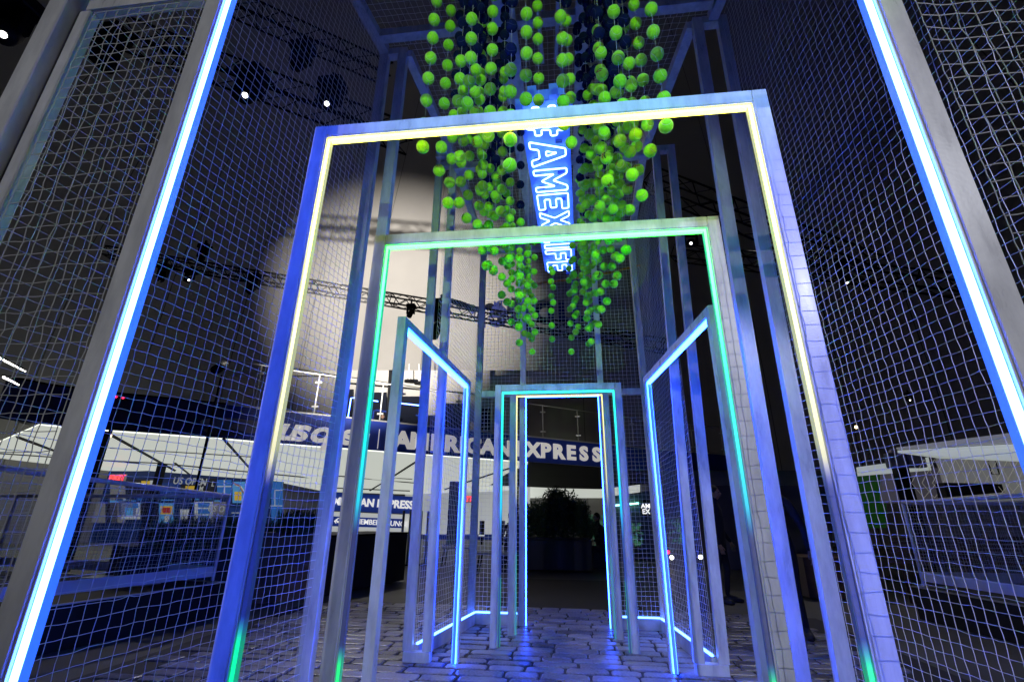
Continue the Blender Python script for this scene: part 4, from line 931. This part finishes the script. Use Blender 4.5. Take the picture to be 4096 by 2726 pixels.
# telephones / terminals on the white wall
for k, (xx, lab) in enumerate(((1927, 'left of the two black wall terminals with white trays'), (2010, 'right of the two black wall terminals with white trays'))):
    p = at(xx, 2110, 24); t = thing('wall_terminal', lab, 'terminal', 'black wall terminals', tuple(p)); g = MB(); g.box(p+Vector((-.11, 0, -.3)), p+Vector((.11, .1, .32)), MAT['blackbox'], .01); part(g, 'screen', t)
    g = MB(); g.box(p+Vector((-.13, -.12, -.36)), p+Vector((.13, .08, -.302)), MAT['signwhite'], .01); part(g, 'tray', t)
    g = MB(); g.box((p.x-.05, p.y+.02, 0), (p.x+.05, p.y+.08, p.z-.362), MAT['black']); part(g, 'stand', t)

# big planter with round shrub seen through the far doorway
MAT['planter'] = mat('charcoal_planter', (.009, .008, .009), .6, noise=.2, scale=3)
pa, pb = atz(2095, 2279), atz(2372, 2283); t = thing('planter', 'broad dark round shrub in a charcoal box planter behind the farthest portal', 'planter', None, (XC, pa.y+.6, 0))
g = MB(); g.box((pa.x-.2, pa.y, 0), (pb.x, pa.y+1.3, .70), MAT['planter'], .02); part(g, 'box', t)
g = MB(); g.box((pa.x-.17, pa.y+.03, .702), (pb.x-.03, pa.y+1.27, .74), MAT['planter']); part(g, 'soil', t)
g = MB(); rr = random.Random(3)
cl = [(0, .1, 1.1, .6), (-.3, .1, 1., .5), (-.72, .0, .95, .42), (-.55, .1, 1.25, .4), (-.2, .1, 1.35, .45), (.15, 0, 1.4, .5), (.3, .1, 1.55, .42), (.55, 0, 1.15, .45), (.62, .1, 1.4, .3), (-.1, -.1, .98, .5), (.35, -.1, .95, .5), (.05, .1, 1.72, .3), (.78, 0, .95, .3)]
cxm = (pa.x+pb.x)/2-.12; cym = pa.y+.65
for k in range(17000):
    a, b_, c, r_ = cl[rr.randrange(len(cl))]; d = Vector((rr.gauss(0, 1), rr.gauss(0, 1), rr.gauss(0, 1))).normalized(); q = Vector((cxm+a*1.12, cym+b_, c))+d*r_*rr.uniform(.3, 1.05)*Vector((1, 1, .9)).length/1.68
    if q.z < .75: continue
    u_ = Vector((rr.gauss(0, 1), rr.gauss(0, 1), rr.gauss(0, 1))).normalized(); v_ = u_.cross(d).normalized(); s_ = rr.uniform(.025, .05)
    g.add([q-u_*s_, q+v_*s_*.45, q+u_*s_, q-v_*s_*.45], [[0, 1, 2, 3]], MAT['leafdk'])
part(g, 'foliage', t)
for dx in (-.4, 0, .4):
    g = MB(); g.tube([(cxm+dx*.4, cym, .7), (cxm+dx*.8, cym, 1.), (cxm+dx*1.2, cym+.05, 1.4)], [.05, .04, .02], MAT['wood'], 6); part(g, 'stem', t)
# dark ramp / mat in the doorway
g = MB(); g.box((-1.15, 7.75, -.029), (1.0, 11.2, -.012), mat('dark_mat', (.012, .011, .014), .7)); tag(g.build('entrance_mat'), 'dark mat on the ground beyond the farthest portal', 'mat')

# ---------------- right side: booths
t = thing('booth', 'dark grey booth with round lit AM EX signs right of the shrub', 'booth', None, tuple(at(2600, 2050, 17)))
MAT['boothgrey'] = mat('booth_grey', (.09, .09, .095), .7); MAT['boothdk'] = mat('booth_dark', (.02, .02, .024), .7)
def bq(x0, y0_, x1, y1_, Y, m, nm, th=.1): return quad(x0, y0_, x1, y1_, Y, m, nm, t, th)
g = MB(); g.prism([at(2440, 1985, 17), at(2440, 2290, 17), at(2720, 2300, 17), at(2720, 1945, 17)], -.3, MAT['boothgrey']); part(g, 'wall', t)
bq(2458, 1990, 2555, 2280, 16.9, MAT['boothdk'], 'opening', .05); bq(2470, 2170, 2565, 2215, 16.8, MAT['fasciadk'], 'counter_front', .2)
g = MB(); g.beam(at(2440, 2022, 16.6), at(2555, 2011, 16.6), .05, .05, emit('mint_tube', (.3, 1, .85), 5)); part(g, 'light_tube', t)
MAT['amx'] = emit('lit_letters', (1, 1, 1), 1.3)
for xx, yy, Y, s_ in ((2583, 2034, 16.5, 1.), (2740, 1993, 15.2, 1.1)):
    p = at(xx, yy, Y); K = 24; r_ = .19*s_; g = MB(); pts = [p+Vector((r_*.9*math.cos(6.283*k/K), .03, r_*1.6*math.sin(6.283*k/K)*.95)) for k in range(K)]; g.prism(pts[::-1], .04, MAT['blackbox']); part(g, 'round_sign', t)
    place_text('AM', 'lettering', t, p+Vector((0, -.03, .085*s_)), (1, 0, 0), (0, 0, 1), .2*s_, MAT['amx'], bold=.004, extrude=.01); place_text('EX', 'lettering', t, p+Vector((0, -.03, -.085*s_)), (1, 0, 0), (0, 0, 1), .2*s_, MAT['amx'], bold=.004, extrude=.01)
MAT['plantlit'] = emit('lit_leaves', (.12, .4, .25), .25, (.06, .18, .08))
def leafy(label, xx, yy, Y, wd, ht, n_, group=None):
    p = at(xx, yy, Y); t = thing('potted_plant', label, 'plant', group, (p.x, p.y, p.z)); g = MB()
    for k in range(n_):
        q = p+Vector((random.gauss(0, wd*.35), random.gauss(0, .12), random.uniform(-ht/2, ht/2))); a = random.uniform(0, 6.28); l = random.uniform(.06, .14); d = Vector((math.cos(a), .3*math.sin(a), -random.uniform(.2, 1))).normalized(); s_ = d.cross(Vector((0, 1, 0))).normalized()*l*.25
        g.add([q, q+d*l*.5+s_, q+d*l, q+d*l*.5-s_], [[0, 1, 2, 3]], MAT['plantlit'])
    part(g, 'leaves', t); g = MB(); g.tube([p+Vector((0, .1, -ht/2-.1)), p+Vector((0, .1, ht/2))], .02, MAT['wood'], 6); part(g, 'stem', t)
leafy('trailing plant lit green in the booth opening beside the round sign', 2540, 2130, 16.3, .3, .6, 90); leafy('leafy plant with pale leaves beside the round shrub', 2395, 2120, 15.5, .45, .9, 160); leafy('green lit plant behind the right side portal net', 2722, 2110, 14.5, .35, .7, 120)
# dark booth body further right + plain walls
t = thing('dark_booth', 'plain dark wall with a pale top edge behind the right twin posts', 'wall', None, tuple(at(2900, 2050, 14)))
MAT['wallpurple'] = mat('dim_plum_wall', (.11, .10, .12), .8, noise=.1, scale=1)
quad(2650, 1940, 3330, 2290, 14.5, MAT['wallpurple'], 'wall', t, .1); quad(2650, 1880, 3330, 1938, 14.4, MAT['soffitdk'], 'edge', t, .1)
t = thing('white_tent', 'pale tent canopy sloping in from the right edge above the patterned wall', 'canopy', None, tuple(at(3800, 1800, 11)))
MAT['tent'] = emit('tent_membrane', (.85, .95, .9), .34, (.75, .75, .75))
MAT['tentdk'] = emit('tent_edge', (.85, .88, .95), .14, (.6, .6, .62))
g = MB(); g.prism([at(3590, 1800, 10.5), at(3760, 1822, 10.5), at(4140, 1835, 9), at(4140, 1770, 9)], -.05, MAT['tent']); part(g, 'roof_slope', t)
g = MB(); g.prism([at(3590, 1798, 10.4), at(4140, 1768, 8.9), at(4140, 1722, 8.9), at(3590, 1792, 10.4)], -.05, MAT['tentdk']); part(g, 'valance', t)
g = MB(); g.prism([at(3425, 1868, 12.5), at(3430, 1903, 12.5), at(3720, 1880, 12.5), at(3708, 1828, 12.5)], -.05, MAT['tent']); part(g, 'rear_canopy', t)
t = thing('green_wall', 'plain green wall panel under the pale canopy right of the yellow portal', 'wall', None, tuple(at(3450, 1980, 13)))
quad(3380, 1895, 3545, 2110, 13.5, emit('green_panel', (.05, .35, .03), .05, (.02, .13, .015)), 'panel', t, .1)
t = thing('grey_wall', 'dim grey wall behind the black column on the right', 'wall', None, tuple(at(3650, 1950, 13)))
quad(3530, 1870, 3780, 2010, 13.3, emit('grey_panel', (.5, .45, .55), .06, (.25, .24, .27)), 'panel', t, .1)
t = thing('patterned_wall', 'pale wallpapered wall with crossed diagonal lines at the right edge', 'wall', None, tuple(at(3900, 1900, 11.5)))
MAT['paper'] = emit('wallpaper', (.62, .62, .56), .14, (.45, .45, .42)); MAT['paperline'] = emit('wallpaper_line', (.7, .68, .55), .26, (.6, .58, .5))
g = MB(); g.prism([at(3745, 1820, 11.5), at(3800, 2010, 11.5), at(4140, 2000, 10.5), at(4140, 1830, 10.5)], -.1, MAT['paper']); part(g, 'wall', t)
g = MB()
for k in range(-2, 9):
    for s_ in (-1, 1):
        x0 = 3780+k*42; x1 = x0+s_*50
        g.tube([at(x0, 1836, 11.3-(x0-3745)*.0026), at(x1, 1930, 11.3-(x1-3745)*.0026)], .004, MAT['paperline'], 4); g.tube([at(x1, 1930, 11.3-(x1-3745)*.0026), at(x0, 1990, 11.3-(x0-3745)*.0026)], .004, MAT['paperline'], 4)
part(g, 'line_pattern', t)
g = MB(); g.prism([at(3740, 1932, 10.9), at(3752, 1990, 10.9), at(3975, 1970, 10.9), at(3965, 1938, 10.9)], -.25, MAT['blackbox']); part(g, 'dark_awning', t)
g = MB(); g.tube([at(3952, 1840, 10.8), at(3968, 1895, 10.8), at(3998, 1897, 10.8), at(3982, 1842, 10.8)], .012, MAT['black'], 5); part(g, 'hanging_frame', t)
a = at(3600, 1870, 12.2); t = thing('column', 'black column with two small speakers on its head, right of the yellow portal', 'column', None, (a.x, a.y, 0))
g = MB(); g.box((a.x-.13, a.y-.1, 0), (a.x+.13, a.y+.1, a.z+.35), MAT['black'], .01); part(g, 'shaft', t)
for s_ in (-1, 1): g = MB(); g.box((a.x+s_*.2-.17, a.y-.35, a.z-.02), (a.x+s_*.2+.17, a.y-.12, a.z+.3), mat('grey_housing', (.2, .2, .24), .5), .02); g.ball((a.x+s_*.2, a.y-.24, a.z+.31), .1, MAT['chrome'], 12, 6); part(g, 'floodlight', t)
# wooden slatted seats right
t = thing('slatted_bench', 'brown slatted wooden bench wall behind the right goal net', 'bench', None, tuple(at(3900, 2200, 9)))
for k in range(7):
    g = MB(); g.beam(at(3560, 2155+k*15, 9.2), at(4120, 2150+k*17, 8.4), .04, .045, MAT['wood']); part(g, 'slat', t)
for xx in (3600, 3850, 4080): g = MB(); a = at(xx, 2160, 9.3-(xx-3560)*.0014); g.box((a.x-.03, a.y-.03+.06, -.03), (a.x+.03, a.y+.09, a.z), MAT['wood']); part(g, 'leg', t)
p1, p2 = atz(3240, 2390), atz(3560, 2400)
t = block('long brown planter box low on the right behind the portals', rect(p1, p2, .9), .62, MAT['wood'], 'planter', 'planter')
# LED batten rows at far left
for k, (a, b_) in enumerate((((-5, 1430), (100, 1484)), ((15, 1508), (74, 1538)))):
    t = thing('light_batten', ('upper' if k == 0 else 'lower')+' row of bright white bulbs at the far left edge', 'light batten', 'bulb rows at the left edge', tuple(at(*a, 9)))
    g = MB(); K = 13 if k == 0 else 9
    for i in range(K): f = i/(K-1); q = at(a[0]+(b_[0]-a[0])*f, a[1]+(b_[1]-a[1])*f, 9+f*.8); g.ball(q, .028*(1-.4*f), MAT['lens'], 8, 5)
    tag(part(g, 'bulbs', t), kind='stuff'); g = MB(); g.beam(at(a[0], a[1]-6, 9.05), at(b_[0], b_[1]-4, 9.85), .06, .04, MAT['black']); part(g, 'bar', t)
for xx, yy in ((464, 1586), (492, 1590)):
    t = thing('indicator_lamp', 'tiny red indicator light in the dark beside the nearest left portal post', 'indicator', 'red indicators', tuple(at(xx, yy, 13))); g = MB(); p = at(xx, yy, 13); g.ball(p, .035, MAT['red'], 8, 5); part(g, 'bulb', t); g = MB(); g.box(p+Vector((-.06, .04, -.06)), p+Vector((.06, .12, .06)), MAT['black']); part(g, 'case', t)

# ================================================================== GOAL FRAMES ON BLACK PLATFORMS
MAT['tubeblue'] = mat('white_enamel_tube', (.75, .76, .85), .25)
def goal(label, lab2, corner, e1, e2, h0, h1, plat):
    corner = Vector(corner); e1 = Vector(e1); e2 = Vector(e2)
    pl_ = thing('platform', lab2, 'platform', 'platforms beside the cage', (corner.x, corner.y, 0))
    g = MB(); o1 = (e1-corner); o2 = (e2-corner); a = [corner-(o1+o2)*.03, e1-o2*.03, e1+o2, e2-o1*.03]
    g.prism([Vector((p.x, p.y, h0)) for p in a], (h0+.028) if (a[1]-a[0]).cross(a[2]-a[0]).z > 0 else -(h0+.028), MAT['blackbox']); part(g, 'body', pl_)
    g = MB()
    for p, q in ((a[0], a[1]), (a[0], a[3])): g.beam(Vector((p.x, p.y, h0+.008)), Vector((q.x, q.y, h0+.008)), .03, .014, MAT['steel'])
    part(g, 'edge_trim', pl_)
    t = thing('goal_net', label, 'netted frame', 'netted frames beside the cage', (corner.x, corner.y, h0))
    up = Vector((0, 0, 1)); z = lambda p, zz: Vector((p.x, p.y, zz+(plat if zz == h1 and (p-e1).length < .01 else 0)))
    zt = h1
    g = MB(); g.tube([z(corner, h0+.03), z(corner, zt)], .022, MAT['tubeblue'], 10); part(g, 'corner_post', t)
    for p in (e1, e2, e1+o2):
        g = MB(); g.tube([z(p, h0+.03), z(p, zt)], .022, MAT['tubeblue'], 10); part(g, 'post', t)
    for p, q in ((corner, e1), (corner, e2), (e1, e1+o2), (e2, e1+o2)):
        g = MB(); g.tube([z(p, zt), z(q, zt)], .026, MAT['tubeblue'], 10); part(g, 'top_rail', t)
        g = MB(); g.beam(z(p, h0+.14), z(q, h0+.14), .012, .12, MAT['tubeblue']); part(g, 'skirt', t)
    g = MB(); g.tube([z(corner, h0+.002), z(corner, h0+.02)], .06, MAT['steel'], 12); part(g, 'foot_plate', t)
    net('net', z(corner, h0+.2), z(e1, h0+.2), z(corner, zt), z(e1, zt), .045, t, MAT['netdim'], .0016, seed=51, jit=.003, sag=.01)
    net('net', z(corner, h0+.2), z(e2, h0+.2), z(corner, zt), z(e2, zt), .045, t, MAT['netdim'], .0016, seed=52, jit=.003, sag=.01)
goal('blue lit tubular frame with fine net standing on the left platform', 'low black platform left of the cage carrying the netted frame', (-4.62, 6.35, 0), (-5.15, 3.9, 0), (-8.6, 6.9, 0), .37, 1.44, .13)
goal('blue lit tubular frame with fine net standing on the right platform', 'low black platform right of the cage carrying the netted frame', (4.78, 7.85, 0), (4.98, 5.6, 0), (8.6, 7.9, 0), .36, 1.46, .03)
t = thing('steel_tray', 'small shiny steel tray lying on the left platform under the net', 'tray', None, (-5.6, 6.2, .36))
g = MB(); g.box((-6.1, 5.9, .362), (-5.2, 6.2, .45), MAT['steel'], .01); part(g, 'pan', t)

# ================================================================== PEOPLE (silhouettes in the dark beyond the cage)
MAT['skin'] = mat('skin', (.28, .17, .12), .6); MAT['cloth'] = mat('dark_cloth', (.012, .014, .03), .85); MAT['cloth2'] = mat('grey_cloth', (.05, .05, .06), .85); MAT['hair'] = mat('dark_hair', (.01, .008, .007), .7); MAT['shoe'] = mat('dark_shoe', (.02, .02, .03), .6)
def skin(name, chains, m, root, parent=None):
    """chains: list of lists of (x,y,z,r); the first vertex of later chains may be ('j', idx) joining an earlier vertex"""
    vs, es, rs = [], [], []
    for ch in chains:
        prev = None
        for v in ch:
            if v[0] == 'j': prev = v[1]; continue
            vs.append(v[:3]); rs.append(v[3]); i = len(vs)-1
            if prev is not None: es.append((prev, i))
            prev = i
    me = bpy.data.meshes.new(name); me.from_pydata(vs, es, []); o = bpy.data.objects.new(name, me); col.objects.link(o)
    sk = o.modifiers.new('Skin', 'SKIN'); sk.use_smooth_shade = True
    for v, r_ in zip(me.skin_vertices[0].data, rs): v.radius = (r_, r_)
    me.skin_vertices[0].data[0].use_root = True
    ss = o.modifiers.new('Sub', 'SUBSURF'); ss.levels = 1; ss.render_levels = 1
    me.materials.append(m); return o
def person(label, loc, rz, pose='stand', top=None, legs=None, s=1.):
    root = thing('person', label, 'person', None, tuple(loc)); root.rotation_euler.z = rz
    if pose == 'stand':
        hip, kneeL, kneeR, ankL, ankR = .93, (-.11, .03, .5), (.11, -.06, .5), (-.13, .06, .09), (.14, .0, .09)
        toeL, toeR = (-.15, -.12, .04), (.18, -.18, .04); sh = 1.43; hd = 1.62; base = (0, 0, hip); hands = ((-.3, -.1, .86), (.32, -.12, .88)); elb = ((-.29, .02, 1.12), (.29, .02, 1.12)); lean = 0
    else:
        hip, kneeL, kneeR, ankL, ankR = .52, (-.15, -.42, .52), (.15, -.44, .5), (-.16, -.44, .09), (.16, -.5, .09)
        toeL, toeR = (-.17, -.62, .04), (.17, -.68, .04); sh = 1.02; hd = 1.22; base = (0, 0, hip); hands = ((-.12, -.36, .66), (.12, -.38, .68)); elb = ((-.26, -.1, .74), (.26, -.1, .74)); lean = -.08
    ch = [[(0, 0, hip, .15), (0, lean*.3, hip+.18, .13), (0, lean*.7, sh-.17, .15), (0, lean, sh, .11), (0, lean-.01, sh+.09, .055), (0, lean-.03, hd, .085), (0, lean-.02, hd+.1, .075)]]
    ch.append([('j', 3), (-.17, lean, sh-.02, .06), (*elb[0], .042), (hands[0][0], hands[0][1], hands[0][2], .03)])
    ch.append([('j', 3), (.17, lean, sh-.02, .06), (*elb[1], .042), (hands[1][0], hands[1][1], hands[1][2], .03)])
    ch.append([('j', 0), (-.1, 0, hip-.06, .1), (*kneeL, .06), (*ankL, .038), (*toeL, .035)])
    ch.append([('j', 0), (.1, 0, hip-.06, .1), (*kneeR, .06), (*ankR, .038), (*toeR, .035)])
    o = skin('body', ch, MAT['cloth'], root); o.parent = root
    # head with face, hair, hands with fingers
    g = MB(); c = Vector((0, lean-.035, hd+.03)); g.ball(c, .092, MAT['skin'], 16, 12, (.86, 1.02, 1.2)); g.ball(c+Vector((0, -.098, -.01)), .016, MAT['skin'], 8, 6, (.8, 1.2, 1.4))
    for k in (-1, 1): g.ball(c+Vector((k*.03, -.083, .018)), .009, MAT['hair'], 8, 6); g.ball(c+Vector((k*.082, .0, -.005)), .02, MAT['skin'], 8, 6, (.4, .8, 1.2))
    g.ball(c+Vector((0, -.09, -.05)), .02, mat('lips', (.25, .09, .08), .6), 8, 6, (1.1, .4, .35)); h = g.build('head'); h.parent = root
    g = MB(); g.ball(c+Vector((0, .022, .028)), .1, MAT['hair'], 14, 10, (.9, 1., 1.12)); h2 = g.build('hair'); h2.parent = root
    for k, hp in enumerate(hands):
        g = MB(); p = Vector(hp); sgn = -1 if k == 0 else 1; dn = Vector((0, -.25, -1)).normalized() if pose == 'stand' else Vector((0, -1, -.3)).normalized(); sd = Vector((0, 1, 0)) if pose == 'stand' else Vector((1, 0, 0))
        g.tube([p, p+dn*.05, p+dn*.085], [.022, .03, .026], MAT['skin'], 8)
        for f in range(4):
            b_ = p+dn*.08+sd*(f-1.5)*.017; g.tube([b_, b_+dn*.035, b_+dn*.06+Vector((-sgn*.012, 0, 0))], [.0085, .008, .006], MAT['skin'], 6)
        g.tube([p+dn*.03+sd*-.025, p+dn*.06+sd*-.045, p+dn*.085+sd*-.045], [.01, .009, .007], MAT['skin'], 6); h3 = g.build('hand'); h3.parent = root
    for toe, ank in ((toeL, ankL), (toeR, ankR)):
        g = MB(); a = Vector(ank); b_ = Vector(toe); g.tube([Vector((a.x, a.y+.07, .045)), Vector((a.x, a.y, .05)), Vector((b_.x, b_.y, .035)), Vector((b_.x, b_.y-.05, .03))], [.035, .045, .042, .02], MAT['shoe'], 10); sh_ = g.build('shoe'); sh_.parent = root
    return root
person('person in dark clothes standing in the dark just outside the right twin posts', (2.42, 6.4, 0), R(-25))
t = at(2890, 2300, 8.8); person('person in dark clothes standing hunched beside the pale panel on the right', (t.x, t.y, -.03), R(60))
pq = atz(2402, 2270); person('person in black seated low at the right of the charcoal planter', (pq.x+.05, pq.y+.3, -.03), R(-50), 'sit')
g = MB(); g.box((pq.x-.18, pq.y+.12, -.029), (pq.x+.3, pq.y+.55, .38), MAT['blackbox'], .01); tag(g.build('stool_box'), 'black box seat under the person by the charcoal planter', 'seat')
pq = atz(2035, 2285); person('person in black seated between the far portal posts', (pq.x, pq.y+.3, -.03), R(20), 'sit')
g = MB(); g.box((pq.x-.25, pq.y+.12, -.029), (pq.x+.25, pq.y+.55, .38), MAT['blackbox'], .01); tag(g.build('stool_box'), 'black box seat under the person between the far portal posts', 'seat')
pm = at(1528, 1700, 20.4); person('person standing on the upper deck in front of the glazed lounge', (pm.x, pm.y, ZF+.12), R(10))


# orange cable slung behind the sign, small lamp box on the far left twin posts
t = thing('orange_cable', 'orange cable slung across the dark behind the lower end of the neon sign', 'cable', None, tuple(at(2300, 1105, 10)))
g = MB(); g.tube([at(2120, 1140, 10), at(2200, 1128, 10), at(2330, 1108, 10), at(2450, 1088, 10), at(2560, 1060, 10)], .028, mat('orange_sheath', (.8, .3, .02), .5), 8); part(g, 'sheath', t)
t = thing('lamp_box', 'small box lamp with a pale blue glowing top on the far left twin posts', 'lamp', None, (-1.48, 4.74, 5.5))
g = MB(); g.box((-1.56, 4.68, 5.47), (-1.3, 4.86, 5.6), MAT['white'], .01); part(g, 'housing', t)
g = MB(); g.box((-1.53, 4.665, 5.54), (-1.33, 4.678, 5.59), emit('pale_blue_glow', (.1, .5, 1), 1.6)); part(g, 'lens', t)

SIGN.rotation_euler.z = -.03; SIGN.location.x -= .055
